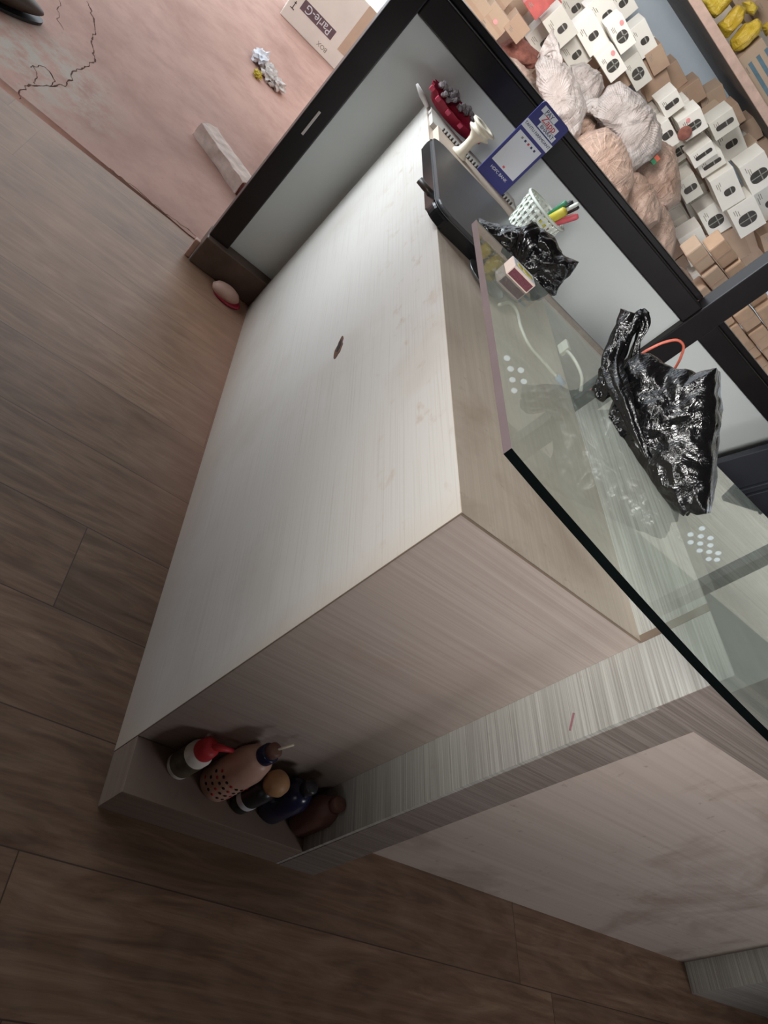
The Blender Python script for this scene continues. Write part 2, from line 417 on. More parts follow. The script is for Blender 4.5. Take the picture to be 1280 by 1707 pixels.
def thing(name, loc, label, cat, group=None):
    o = bpy.data.objects.new(name, None); COL.objects.link(o); o.location = loc; o.empty_display_size = 0.05
    return tag(o, label, cat, group)
def struct(name, mb): o = mb.build(name); o['kind'] = 'structure'; return o
def text(name, body, size, mx, matk, parent, depth=0.0004, align='CENTER', sx=1.0):
    cu = bpy.data.curves.new(name, 'FONT'); cu.body = body; cu.size = size; cu.extrude = depth; cu.align_x = align; cu.align_y = 'CENTER'
    tmp = bpy.data.objects.new('tmp', cu); COL.objects.link(tmp)
    dg = bpy.context.evaluated_depsgraph_get(); me = bpy.data.meshes.new_from_object(tmp.evaluated_get(dg))
    bpy.data.objects.remove(tmp)
    me.transform(Matrix.Diagonal((sx, 1, 1, 1))); me.materials.clear(); me.materials.append(M[matk])
    me.transform(Matrix.Translation(-parent_loc(parent)) @ mx)
    o = bpy.data.objects.new(name, me); COL.objects.link(o); o.parent = parent
    return o
RFACE = Matrix.Rotation(PI / 2, 4, 'X')    # text standing up, facing -Y
# ------------------------------------------------------------------ setting
H, D, L, Wd, HL, H2 = 0.78, 0.347, 1.468, 0.0921, 0.0798, 0.8779
YP = 1.511
o = struct('floor', MB().mat('floor').box(-3.2, 3.2, -2.6, 1.60, -0.05, 0.0))
# cement yard floor with a ragged near border
mb = MB().mat('cement')
edge = []
n = 80
for i in range(n + 1):
    x = -3.2 + 7.6 * i / n
    yb = 1.60 + max(0, (-x - 0.25)) * 0.06
    edge.append((x, min(yb, 1.66) + (noise.noise(Vector((x * 9, 0, 0))) * 0.012)))
mb2 = MB().mat('cement'); mb2.prism([(-4.2, 1.62)] + edge + [(5.2, 1.62), (5.2, 7.5), (-4.2, 7.5)], 0.058, Matrix.Translation((0, 0, -0.055)))
struct('floor_yard', mb2)
struct('wall_back', MB().mat('plaster').box(-3.3, 3.3, -2.7, -2.6, 0, 2.9))
struct('wall_left', MB().mat('plaster').box(-3.3, -3.2, -2.6, 1.55, 0, 2.9))
struct('wall_right', MB().mat('plaster').box(3.2, 3.3, -2.6, 1.47, 0, 2.9))
struct('ceiling', MB().mat('ceil').box(-3.3, 3.3, -2.7, 1.57, 2.9, 3.0))
struct('ceiling_yard', MB().mat('ceil').box(-3.3, 0.3, 1.57, 3.6, 2.9, 3.0))
struct('wall_header', MB().mat('plaster').box(-3.3, 3.3, 1.47, 1.57, 2.45, 2.9))
# far store wall with two pierced ventilation blocks
YW = 4.30
def refl_wall(x, y):
    g_ = at(x, y, 'z', 0.8884); d_ = (g_ - CP); d_.z = -d_.z
    return g_ + d_ * ((YW - g_.y) / d_.y)
wb = MB().mat('blue')
wb.box(0.42, 6.8, YW, YW + .1, 0, 1.62)
struct('wall_store', wb)
# cream upper wall, pierced by two small groups of ventilation holes
V1 = [(845, 597), (851, 615), (854, 633), (857, 651), (868, 617), (873, 636), (880, 655)]
V2 = [(1151, 891), (1170, 881), (1168, 894), (1184, 897), (1151, 904), (1167, 906), (1184, 909), (1166, 918), (1182, 920), (1181, 932), (1195, 933), (1197, 922)]
ub = MB().mat('upperwall'); es = []
def loop2(P):
    v = [ub.bm.verts.new(p) for p in P]
    for a_, b_ in zip(v, v[1:] + v[:1]): es.append(ub.bm.edges.new((a_, b_)))
loop2([(0.42, YW, 1.62), (9.5, YW, 1.62), (9.5, YW, 3.0), (0.42, YW, 3.0)])
for (x_, y_) in V1 + V2:
    q_ = refl_wall(x_, y_); k_ = 0.030 if x_ < 1000 else 0.036
    loop2([(q_.x + k_ * math.cos(t * PI / 6), YW, q_.z + k_ * .8 * math.sin(t * PI / 6)) for t in range(12)])
bmesh.ops.triangle_fill(ub.bm, use_beauty=True, use_dissolve=False, edges=es)
struct('wall_store_upper', ub)
struct('ceiling_store', MB().mat('storeceil').box(0.3, 9.5, 1.58, YW, 2.72, 2.78))
struct('trim_pillar', MB().mat('pinkedge').box(0.42, 0.80, YW - .12, YW, 0, 2.9))
# kerb under the partition
struct('trim_kerb', MB().mat('kerb').box(-0.216, 2.6, 1.470, 1.555, 0, 0.100, 0.004))

# ------------------------------------------------------------------ partition
p = thing('partition_frame', (-0.18, 1.51, 0.10), 'black steel framed partition with grey boards below open bays, behind the desk', 'partition')
Y0, Y1 = 1.49, 1.54
def fp(name, *a, mat='frame', bev=0.004):
    return MB().mat(mat).box(*a, bev).build(name, p)
post = fp('post', -0.214, -0.148, Y0, Y1, 0.03, 2.45)
MB().mat('paperw').box(-0.187, -0.180, Y0 - .0015, Y0, 0.50, 0.575, 0.0006).build('latch_slot', post, (-0.1835, Y0, 0.5375))
fp('post', 1.045, 1.135, Y0 - .004, Y1, 0.10, 2.45)
fp('post', 2.30, 2.37, Y0, Y1, 0.10, 2.45)
fp('rail', -0.148, 1.045, Y0 + .002, Y1 + .035, 0.896, 0.966)
fp('glazing_bead', -0.148, 1.045, Y1 - .005, Y1 + .03, 0.966, 0.985, bev=0.003)
fp('rail', 1.135, 2.30, Y0 + .002, Y1 + .035, 0.896, 0.966)
fp('glazing_bead', 1.135, 2.30, Y1 - .005, Y1 + .03, 0.966, 0.985, bev=0.003)
fp('rail', -0.148, 2.30, Y0 + .002, Y1, 2.38, 2.45)
fp('board', -0.148, 1.045, Y0 + .022, Y0 + .034, 0.101, 0.896, mat='board', bev=0)
fp('board', 1.135, 2.30, Y0 + .022, Y0 + .034, 0.101, 0.896, mat='board', bev=0)

# ------------------------------------------------------------------ desk
d = thing('billing_counter', (D / 2, L / 2, 0), 'cream laminate counter block with a chipped keyhole in its long front', 'counter')
HY, HZ = 0.635, 0.516
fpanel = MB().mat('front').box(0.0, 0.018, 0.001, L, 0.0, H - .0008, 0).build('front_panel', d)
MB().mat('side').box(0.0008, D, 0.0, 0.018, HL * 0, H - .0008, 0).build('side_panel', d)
MB().mat('top').box(0.018, D, 0.018, L, H - .018, H - .0008).box(0.0003, D, 0.0003, L, H - .0008, H).build('top_panel', d)
eb = MB().mat('band'); eb.box(0.0, D, -0.0008, 0.0002, H - .0025, H + .0003); eb.box(-0.0002, 0.0012, -0.0006, 0.0008, 0, H)
eb.build('edge_banding', d)
# gouged lock hole: torn ring of raw board around a dark slot
hb = MB().mat('wood')
ring = []
for i in range(20):
    a = 2 * PI * i / 20
    rr = 1 + 0.22 * noise.noise(Vector((math.cos(a) * 2, math.sin(a) * 2, 4)))
    ring.append((0.032 * math.cos(a) * rr, 0.0125 * math.sin(a) * rr * (1.0 if math.cos(a) < .3 else .7)))
mxh = Matrix(((0, 0, -1, 0.0002), (0.97, 0.24, 0, HY), (0.24, -0.97, 0, HZ), (0, 0, 0, 1)))
hb.prism(ring, 0.0008, mxh)
hb.mat('gap').prism([(x * .55 + .004, y * .5) for x, y in ring], 0.0012, mxh)
hb.build('lock_hole', fpanel, (0, HY, HZ))
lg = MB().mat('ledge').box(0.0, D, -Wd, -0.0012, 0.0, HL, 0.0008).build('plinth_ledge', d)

# ------------------------------------------------------------------ L return cabinet
XS, XE, YR = D + 0.0874, 1.779, -0.017
c = thing('return_cabinet', (1.1, 0.1, 0), 'grey wood grain cabinet with a smudged recessed pale panel, beside the cream counter', 'cabinet')
CT = MB().mat('ash')
CT.box(D + .0005, D + .05, -Wd, 0.495, 0.0, H2 - .001, 0.0).build('end_panel', c)
MB().mat('ash').box(D - .0006, D + .0005, 0.0, 0.495, H + .0002, H2 - .001, 0.0).build('backsplash', c)
MB().mat('band').box(D - .0009, D + .0005, -.001, 0.010, H + .0002, H2 - .0008, 0.0).build('joint_strip', c)
q_ = at(953, 1203, 'x', D)
MB().mat('smear').box(D - .0003, D + .0005, q_.y - .0015, q_.y + .0015, q_.z - .012, q_.z + .012, 0, Matrix.Translation(q_) @ Matrix.Rotation(-1.1, 4, 'X') @ Matrix.Translation(-q_)).build('pink_smear', c)
MB().mat('ashdark').box(D + .008, XS, -Wd - .0008, -0.0, 0.0, H2 - .103, 0.0).build('stile', c)
MB().mat('ashdark').box(D + .0012, 2.4, -Wd - .0008, 0.05, H2 - .103, H2 - .0005, 0.0).build('top_rail', c)
MB().mat('recess').box(XS, XE, YR, YR + .018, 0.0, H2 - .103, 0).build('recessed_panel', c)
MB().mat('ash').box(XE, 2.4, -Wd, 0.0, 0.0, H2 - .103, 0.0008).build('stile', c)
MB().mat('top').box(D + .05, 2.4, 0.05, 0.495, 0.70, 0.718).build('inner_shelf', c)
MB().mat('ash').box(D + .05, 2.4, 0.477, 0.495, 0.0, H2 - .001, 0.0008).build('back_panel', c)

# ------------------------------------------------------------------ glass top
fr = [(-0.052, -0.028), (-0.01, -0.047), (0.024, -0.061), (0.06, -0.075), (0.114, -0.096), (0.181, -0.119), (0.258, -0.143), (0.357, -0.166), (0.5, -0.19), (0.7, -0.205), (1.0, -0.20), (1.3, -0.18)]
zg0, zg1 = H2 + .0005, H2 + .0105
g = thing('glass_tabletop', (0.5, 0.2, zg0), 'greenish glass sheet with a dark curved edge laid over the grey cabinet', 'glass top')
back = [(1.3, 0.506), (-0.040, 0.506)]
out = fr + back
gm = MB().mat('glass')
gm.quad([(x, y, zg1) for x, y in out])
gm.build('pane', g)
ge = MB().mat('glass_edge')
pts = spline([(x, y, 0) for x, y in fr], 4)
for a, b in zip(pts, pts[1:]): ge.quad([(a.x, a.y, zg0), (b.x, b.y, zg0), (b.x, b.y, zg1), (a.x, a.y, zg1)])
ge.quad([(1.3, -.18, zg0), (1.3, .506, zg0), (1.3, .506, zg1), (1.3, -.18, zg1)])
ge.quad([(-0.04, .506, zg0), (1.3, .506, zg0), (1.3, .506, zg1), (-0.04, .506, zg1)])
ge.build('front_edge', g)
ge = MB().mat('glass_edge2'); ge.quad([(-0.052, -0.028, zg0), (-0.040, 0.506, zg0), (-0.040, 0.506, zg1), (-0.052, -0.028, zg1)])
ge.build('left_edge', g)

# ------------------------------------------------------------------ matchbox
def frame_mx(o, ux, uy):
    ux = Vector(ux).normalized(); uz = ux.cross(Vector(uy)).normalized(); uy = uz.cross(ux)
    return Matrix(((ux.x, uy.x, uz.x, o[0]), (ux.y, uy.y, uz.y, o[1]), (ux.z, uy.z, uz.z, o[2]), (0, 0, 0, 1)))
a = at(843, 456, 'z', zg1); b = at(877, 490, 'z', zg1)
mt = thing('matchbox', (a.x + .025, a.y + .015, zg1), 'small matchbox with a yellow printed top standing near the glass back corner', 'matchbox')
mx = frame_mx(a, b - a, (0, 1, 0)); lx = (b - a).length
MB().mat('matchside').box(0, lx, 0, 0.030, 0, 0.017, 0.0008, mx).build('sleeve', mt)
MB().mat('striker').box(0.002, lx - .002, -0.0003, 0.0, 0.002, 0.014, 0, mx).build('striking_strip', mt)
MB().mat('cardwhite').box(0.001, lx - .001, 0.001, 0.029, 0.017, 0.0173, 0, mx).build('top_label', mt)
yb = MB().mat('yellow')
for cx_, r_ in ((0.014, .007), (0.027, .008), (0.036, .006)):
    yb.lathe([(r_, 0), (r_ * .7, .0005)], 12, mx @ Matrix.Translation((cx_, .015, .0173)))
yb.build('yellow_print', mt)

# ------------------------------------------------------------------ crumpled bags
def blob(outline_px, p0, nrm, thick, back=0.5, nt=150, nphi=64, amp=0.010, fs=22, seed=0, center=None, ridged=True, zmin=None, matk='blackbag', pleat=0.0):
    """a crumpled closed sack whose widest section follows an outline on a plane, bulging to both sides"""
    P = [atp(x, y, p0, nrm) for x, y in outline_px]
    cpx = center or (sum(x for x, y in outline_px) / len(outline_px), sum(y for x, y in outline_px) / len(outline_px))
    C = atp(cpx[0], cpx[1], p0, nrm)
    TP = max(P, key=lambda q_: q_.z) + Vector((0, 0, .05)); sidev = nrm.cross(Vector((0, 0, 1))).normalized()
    # dense outline
    dense = []
    for i in range(len(P)):
        a_, b_ = P[i], P[(i + 1) % len(P)]
        for k in range(12): dense.append(a_.lerp(b_, k / 12))
    step = len(dense) / nt
    O = [dense[int(i * step)] for i in range(nt)]
    mb = MB().mat(matk); bm = mb.bm; rings = []
    for j in range(1, nphi):
        ph = PI * j / nphi; s_ = math.sin(ph) ** 0.62; d_ = math.cos(ph)
        ring = []
        for o_ in O:
            v = C + (o_ - C) * s_ + nrm * (d_ * thick * (1.0 if d_ > 0 else back))
            q = v * fs + Vector((seed, seed * 2, 0))
            w = noise.noise_vector(q) * 0.5
            n1 = noise.noise(q + w * 1.5)
            if ridged: n1 = 0.6 - abs(n1) * 2.2
            n2 = noise.noise(q * 2.7 + w); n2 = (0.5 - abs(n2) * 2) if ridged else n2
            dirv = ((o_ - C).normalized() * s_ * .6 + nrm * d_).normalized()
            v = v + dirv * (amp * (n1 + 0.45 * n2)) * (0.35 + 0.65 * abs(d_))
            if pleat:
                r_ = v - TP; an = math.atan2(r_.dot(sidev), -r_.z + .02)
                v = v + dirv * pleat * (math.sin(an * 13 + 7 * noise.noise(v * 5)) + .6 * math.sin(an * 27 + 11 * noise.noise(v * 6))) * (.4 + .6 * noise.noise(v * 7 + Vector((seed, 0, 0))))
            if zmin is not None and v.z < zmin: v.z = zmin
            ring.append(bm.verts.new(v))
        rings.append(ring)
    for a_, b_ in zip(rings, rings[1:]):
        for i in range(nt):
            f = bm.faces.new((a_[i], a_[(i + 1) % nt], b_[(i + 1) % nt], b_[i])); f.smooth = True
    for ring, rev in ((rings[0], True), (rings[-1], False)):
        cv = bm.verts.new(sum((v.co for v in ring), Vector()) / nt)
        for i in range(nt):
            f = bm.faces.new((ring[i], ring[(i + 1) % nt], cv)); f.smooth = True
    return mb
def strap(px, p0, nrm, widths, thick=0.006, seed=0, amp=0.004, matk='blackbag'):
    """gathered, pleated neck of film following a line"""
    P = spline([atp(x, y, p0, nrm) + nrm * dz for x, y, dz in px], 8)
    Wn = []
    for i in range(len(P)):
        t = i / (len(P) - 1) * (len(widths) - 1); k = min(int(t), len(widths) - 2); Wn.append(widths[k] + (widths[k + 1] - widths[k]) * (t - k))
    mb = MB().mat(matk); bm = mb.bm; rings = []; seg = 28
    for i, p_ in enumerate(P):
        dd = (P[min(i + 1, len(P) - 1)] - P[max(i - 1, 0)]).normalized()
        u = dd.cross(nrm).normalized(); r = []
        for k in range(seg):
            an = 2 * PI * k / seg
            pl = 1 + 0.22 * math.sin(an * 5 + i * .12 + seed) + 0.12 * math.sin(an * 9 - i * .2)
            r.append(bm.verts.new(p_ + u * (math.cos(an) * Wn[i] * pl) + nrm * (math.sin(an) * (thick + Wn[i] * .35) * pl) + noise.noise_vector(p_ * 60 + Vector((k * .3, seed, 0))) * amp * .4))
        rings.append(r)
    for a_, b_ in zip(rings, rings[1:]):
        for i in range(seg):
            f = bm.faces.new((a_[i], a_[(i + 1) % seg], b_[(i + 1) % seg], b_[i])); f.smooth = True
    bm.faces.new(rings[0][::-1]); bm.faces.new(rings[-1])
    return mb
bl = Vector((0.343 - 0.204, 0.156 - 0.333, 0)).normalized()
bn = Vector((bl.y, -bl.x, 0)).normalized()      # horizontal normal of the bag's middle plane
if bn.dot(CP - Vector((.3, .25, .9))) < 0: bn = -bn
p0 = Vector((0.27, 0.245, zg1)) - bn * -0.022
bg = thing('plastic_bag', (p0.x, p0.y, zg1), 'large crumpled black plastic carrier bag standing in the middle of the glass', 'bag')
body_px = [(1048, 600), (1066, 590), (1085, 590), (1102, 603), (1124, 612), (1143, 615), (1156, 624), (1176, 618), (1193, 616), (1193, 655), (1192, 700), (1189, 760), (1184, 810), (1178, 856), (1160, 857), (1148, 852), (1140, 861), (1120, 852), (1104, 838), (1090, 812), (1075, 788), (1050, 762), (1022, 730), (1008, 702), (1016, 680), (1030, 640)]
blob(body_px, p0, bn, 0.028, 4.0, 260, 110, 0.0058, 17, 3, (1115, 720), zmin=zg1, pleat=.0035).build('bag_body', bg)
strap([(1056, 522, 0.0), (1046, 545, .005), (1034, 575, .01), (1028, 605, .02), (1040, 640, .035), (1060, 675, .048), (1080, 720, .055), (1100, 765, .052)], p0, bn, [0.015, 0.0135, 0.0125, 0.014, 0.013, 0.010, 0.007, 0.003], 0.004, 1, 0.004).build('twisted_handle', bg)
blob([(1026, 580), (1034, 600), (1038, 630), (1024, 655), (1004, 670), (994, 668), (989, 652), (996, 632), (1005, 610), (1015, 594)], p0 + bn * .02, bn, 0.014, 1, 90, 30, 0.006, 40, 9, ridged=True, zmin=zg1).build('side_flap', bg)
strap([(1062, 520, 0), (1068, 532, 0.004), (1074, 545, .006), (1064, 570, .004), (1056, 600, .0), (1058, 630, .01)], p0 - bn * .012, bn, [0.009, 0.011, 0.008, 0.004, 0.008, 0.006], 0.002, 4, 0.003).build('handle_loop', bg)
blob([(1012, 690), (1030, 680), (1046, 694), (1050, 718), (1036, 745), (1020, 735), (1008, 710)], p0 + bn * .012, bn, .014, 1.5, 90, 30, .007, 44, 19, zmin=zg1).build('knotted_ear', bg)
rn = [at(x, y, 'y', 0.46) for x, y in [(1060, 600), (1072, 588), (1086, 580), (1106, 571), (1128, 567), (1139, 576), (1136, 592), (1126, 612), (1112, 628)]]
tag(MB().mat('orange').tube(spline(rn, 6), 0.0022, 8).build('cord_loop', None, rn[4]), 'thin orange red cord loop poking out behind the large black bag', 'cord')

p1 = Vector((0.16, 0.60, 0.78)); n1 = Vector((-.45, -.89, 0)).normalized()
sb = thing('plastic_bag', (0.18, 0.60, H), 'smaller crumpled black plastic bag behind the back left glass corner', 'bag')
blob([(797, 362), (826, 374), (860, 377), (884, 380), (905, 384), (922, 398), (936, 424), (964, 437), (946, 464), (925, 491), (898, 500), (868, 500), (835, 480), (805, 440), (800, 400)], p1, n1, 0.032, 1, 150, 60, 0.009, 24, 5, (872, 432), zmin=H).build('bag_body', sb)
strap([(902, 384, 0.01), (890, 392, .03), (880, 412, .035), (876, 440, .03)], p1, n1, [0.012, 0.017, 0.012, 0.004], 0.002, 7, 0.002).build('top_fold', sb)

# ------------------------------------------------------------------ things on the counter
# flat dark tablet-like device with rounded corners
zt = H + 0.016
q = [at(706, 243, 'z', zt + .012), at(722, 352, 'z', zt + .012), at(806, 440, 'z', zt + .012), at(836, 368, 'z', zt + .012)]
x0, x1 = -0.030, 0.235; y0_, y1_ = 0.72, 1.105
dv = thing('flat_device', (0.09, 0.9, H), 'charcoal flat electronic device with rounded glossy black rim near the counter front edge', 'device')
def rrect(xa, xb, ya, yb, r, n=8):
    out = []
    for cx_, cy_, a0 in ((xb - r, yb - r, 0), (xa + r, yb - r, PI / 2), (xa + r, ya + r, PI), (xb - r, ya + r, 1.5 * PI)):
        for k in range(n + 1):
            a_ = a0 + PI / 2 * k / n; out.append((cx_ + r * math.cos(a_), cy_ + r * math.sin(a_)))
    return out
mxd = Matrix.Translation((0, 0, H + .0005))
MB().mat('device_rim').prism(rrect(x0, x1, y0_, y1_, .035), 0.024, mxd, 0.006).build('base_shell', dv)
MB().mat('silver').prism(rrect(x0 + .001, x1 - .001, y0_ + .001, y1_ - .001, .034), 0.0015, Matrix.Translation((0, 0, H + .0245))).build('rim_line', dv)
MB().mat('device').prism(rrect(x0 + .004, x1 - .004, y0_ + .004, y1_ - .004, .032), 0.007, Matrix.Translation((0, 0, H + .026)), 0.003).build('lid', dv)
kp = at(699, 300, 'z', H + .014)
MB().mat('wire').tube([kp, kp + Vector((0.038, -0.018, 0))], 0.007, 12).build('plug', dv)
# round metal dish beside it
dc = at(777, 442, 'z', H) + Vector((.046, -.004, 0))
dsh = thing('metal_dish', dc, 'round grey metal dish rim half hidden under the glass left edge', 'dish')
MB().mat('silver').lathe([(0.026, 0.0005), (0.038, 0.003), (0.043, 0.009), (0.046, 0.010), (0.046, 0.008), (0.041, 0.003)], 48, Matrix.Translation(dc)).build('dish_bowl', dsh)

# stack of ledgers behind the device
def slabq(mb, P, z0, z1):
    a = [mb.bm.verts.new((x, y, z0)) for x, y in P]; b_ = [mb.bm.verts.new((x, y, z1)) for x, y in P]
    fs = [mb.bm.faces.new(a[::-1]), mb.bm.faces.new(b_)] + [mb.bm.faces.new((a[i], a[(i + 1) % 4], b_[(i + 1) % 4], b_[i])) for i in range(4)]
    for f in fs: f.material_index = mb.cur
    return mb
lb = thing('ledger_book', (0.14, 1.25, H), 'long dusty ledger with a dark wire spine lying behind the charcoal device', 'book')
slabq(MB().mat('paper'), [(0.012, 1.15), (0.30, 1.13), (0.30, 1.27), (0.015, 1.29)], H + .0005, H + .018).build('pages', lb)
sp = MB().mat('wire')
for i in range(26):
    x = 0.03 + i * 0.0098; sp.lathe([(.0045, -.0015), (.0045, .0015)], 8, Matrix.Translation((x, 1.282 - i * .0003, H + .021)) @ Matrix.Rotation(PI / 2, 4, 'Y'))
sp.build('wire_spine', lb)
MB().mat('redtxt').box(0.10, 0.20, 1.158, 1.175, H + .018, H + .0184).build('red_print', lb)
pb = thing('notebook', (0.14, 1.36, H), 'pale notebook lying between the wire spined ledger and the crimson tray', 'book')
slabq(MB().mat('paperw'), [(0.006, 1.31), (0.31, 1.30), (0.31, 1.40), (0.006, 1.42)], H + .0005, H + .0105).build('pages', pb)
slabq(MB().mat('carton_grey'), [(0.004, 1.308), (0.312, 1.298), (0.312, 1.402), (0.004, 1.422)], H + .0105, H + .0118).build('cover', pb)
# clear white scoop tip at the far corner
sc = at(695, 140, 'y', 1.40); sc2 = at(712, 178, 'y', 1.40)
tag(MB().mat('paperw').tube([sc2, sc.lerp(sc2, .5), sc], [0.005, 0.007, 0.003], 10).build('plastic_strip', None, sc2), 'upright white plastic strip at the far top corner of the cream counter', 'strip')

# crimson scalloped tray with grey foil pouches
ta = at(722, 150, 'z', H + .05); tb = at(786, 236, 'z', H + .05)
cx_, cy_ = 0.175, 1.425
cc = at(745, 206, 'y', 1.435); cc.z = H + .012
tr = thing('snack_tray', cc, 'crimson scalloped plastic tray heaped with grey foil, leaning at the grey board', 'tray')
mtx = Matrix.Translation(cc + Vector((0, 0, 0.023))) @ Matrix.Rotation(0.28, 4, 'X')
t_ = MB().mat('crimson')
seg = 64; rings = []
for s_, z_ in ((0.80, 0.0), (1.0, 0.028), (1.03, 0.030), (0.98, 0.027), (0.78, 0.004)):
    r = []
    for i in range(seg):
        a_ = 2 * PI * i / seg; sc_ = 1 + 0.05 * math.cos(a_ * 16) * (s_ > .9)
        r.append(t_.bm.verts.new(mtx @ Vector((0.092 * math.cos(a_) * s_ * sc_, 0.036 * math.sin(a_) * s_ * sc_, z_ - .01))))
    rings.append(r)
for a_, b_ in zip(rings, rings[1:]):
    for i in range(seg): t_.bm.faces.new((a_[i], a_[(i + 1) % seg], b_[(i + 1) % seg], b_[i])).smooth = True
t_.bm.faces.new(rings[0][::-1]); t_.bm.faces.new(rings[-1])
t_.build('tray_body', tr)
for i in range(6):
    an = PI + PI * (i + .8) / 6.8
    cp_ = MB().mat('pinkcap').box(-.006, .006, -.003, .003, -.006, .006, .001, mtx @ Matrix.Translation((0.094 * math.cos(an), 0.038 * math.sin(an), .012)))
    cp_.build('pink_stud', tr)
fo = MB().mat('foil')
for i in range(46):
    r0 = random.random() ** .5; an = random.random() * 2 * PI
    c0 = mtx @ Vector((0.086 * r0 * math.cos(an), 0.032 * r0 * math.sin(an), 0.022 + random.random() * .012))
    rr = bmesh.ops.create_icosphere(fo.bm, subdivisions=1, radius=0.0075)
    for v in rr['verts']:
        v.co = v.co * (0.7 + random.random() * .6) + c0
f_ = fo.build('foil_heap', tr); f_['kind'] = 'stuff'

# cream spool-shaped holder
b0 = at(764, 287, 'z', H + .024)
sl = thing('spool_holder', (b0.x, b0.y, H + .024), 'cream plastic spool shaped holder with a double flanged top on the ledger', 'holder')
Tm = Matrix.Translation((b0.x + .02, 1.225, H + .0185))
MB().mat('cream').lathe([(0.020, 0), (0.021, .003), (0.013, .012), (0.011, .03), (0.012, .046), (0.018, .056), (0.030, .063), (0.031, .066), (0.024, .069), (0.024, .073), (0.034, .078), (0.034, .082), (0.02, .083), (0.012, .075)], 36, Tm).build('stem', sl)

# payment standee card
ca, cb_, cc_, cd = (at(x, y, 'y', 1.27) for x, y in ((820, 258), (903, 157), (944, 217), (855, 318)))
hgt = (cb_ - ca).length; wid = 0.102
cardo = Vector(((ca.x + cd.x) / 2 - .002, 1.27, 0.0)); zb, ztp = H + .014, 1.006
qr = thing('payment_card_stand', (cardo.x, 1.27, H), 'blue and white payment card standing on the counter before the black rail', 'card stand')
xa, xb = 0.150, 0.242
tilt = Matrix.Translation((xa, 1.27, zb)) @ Matrix.Rotation(0.0, 4, 'X')
cw, ch = xb - xa, ztp - zb
mxc = tilt @ RFACE
MB().mat('cardblue').prism(rrect(0, cw, 0, ch, .008), 0.004, mxc @ Matrix.Translation((0, 0, -.004)), 0.0006).build('card', qr)
MB().mat('cardwhite').box(0.007, cw - .007, 0.046, 0.134, 0, 0.0004, 0, mxc).build('white_field', qr)
MB().mat('cardwhite').box(0.0, cw, 0.142, 0.162, 0, 0.0004, 0, mxc).build('name_strip', qr)
MB().mat('cardwhite').box(0.010, cw - .036, 0.192, 0.206, 0.0003, 0.0007, 0, mxc).build('logo_panel', qr)
MB().mat('cardwhite').box(0.020, cw - .016, 0.177, 0.193, 0.0003, 0.0007, 0, mxc).build('logo_panel', qr)
MB().mat('cardwhite').box(0.030, cw - .008, 0.165, 0.178, 0.0003, 0.0007, 0, mxc).build('logo_panel', qr)
text('lettering', 'PAY', 0.014, mxc @ Matrix.Translation((0.033, 0.199, .0011)), 'navy', qr)
text('lettering', 'Zapp', 0.021, mxc @ Matrix.Translation((0.048, 0.186, .0014)), 'redtxt', qr)
text('lettering', 'BHARAT', 0.0115, mxc @ Matrix.Translation((0.057, 0.171, .0011)), 'navy', qr)
text('lettering', "TANTLI NARMDANT", 0.0095, mxc @ Matrix.Translation((cw / 2, 0.153, .0006)), 'navy', qr)
text('lettering', 'HDFC BANK', 0.010, mxc @ Matrix.Translation((cw / 2, 0.034, .0003)), 'cardwhite', qr)
for i, k in enumerate(('print', 'navy', 'redtxt', 'navy', 'navy')):
    MB().mat(k).box(0.022 + i * .011, 0.027 + i * .011, 0.123, 0.128, 0.0004, 0.0008, 0.0, mxc).build('icon', qr)
MB().mat('pink').box(0.040, 0.046, 0.050, 0.055, 0.0004, 0.0008, 0, mxc).build('icon', qr)
ft = MB().mat('cardblue'); ft.box(xa, xb, 1.262, 1.296, H + .0005, H + .016, .001); ft.build('foot', qr)

# pen basket (woven lattice)
bc = Vector((0.262, 1.060, H))
bk = thing('pen_basket', bc, 'white woven plastic basket full of pens beside the payment card', 'basket')
bw = MB().mat('whitepl'); R0_, R1_, BH = 0.036, 0.056, 0.105
def bas(a_, z_, off=0): 
    r = R0_ + (R1_ - R0_) * z_ / BH + off; return bc + Vector((r * math.cos(a_), r * math.sin(a_), z_))
ns = 26
def ribbon(mb, P, hw, axisf):
    vs = [(mb.bm.verts.new(p_ - axisf(p_) * hw), mb.bm.verts.new(p_ + axisf(p_) * hw)) for p_ in P]
    for (a1, a2), (b1, b2) in zip(vs, vs[1:]): mb.bm.faces.new((a1, b1, b2, a2)).material_index = mb.cur
for i in range(ns):
    a_ = 2 * PI * i / ns
    tan = Vector((-math.sin(a_), math.cos(a_), 0))
    ribbon(bw, [bas(a_, BH * k / 10, 0.0012 * math.cos(k * PI + i * PI)) for k in range(11)], 0.0029, lambda p_: tan)
for k in range(7):
    z_ = 0.006 + BH * 0.92 * k / 6.5
    ribbon(bw, [bas(2 * PI * j / 52, z_, 0.0014 * math.cos(j * PI / 1 + k * PI)) for j in range(53)], 0.0037, lambda p_: Vector((0, 0, 1)))
ob = bw.build('woven_wall', bk)
sm = ob.modifiers.new('solid', 'SOLIDIFY'); sm.thickness = 0.0015
MB().mat('whitepl').tube([bas(2 * PI * j / 40, BH, .001) for j in range(41)], 0.0035, 8, False).build('rim', bk)
MB().mat('whitepl').lathe([(R0_, 0.0005), (R0_, .003), (0.001, .003)], 26, Matrix.Translation(bc)).build('base', bk)
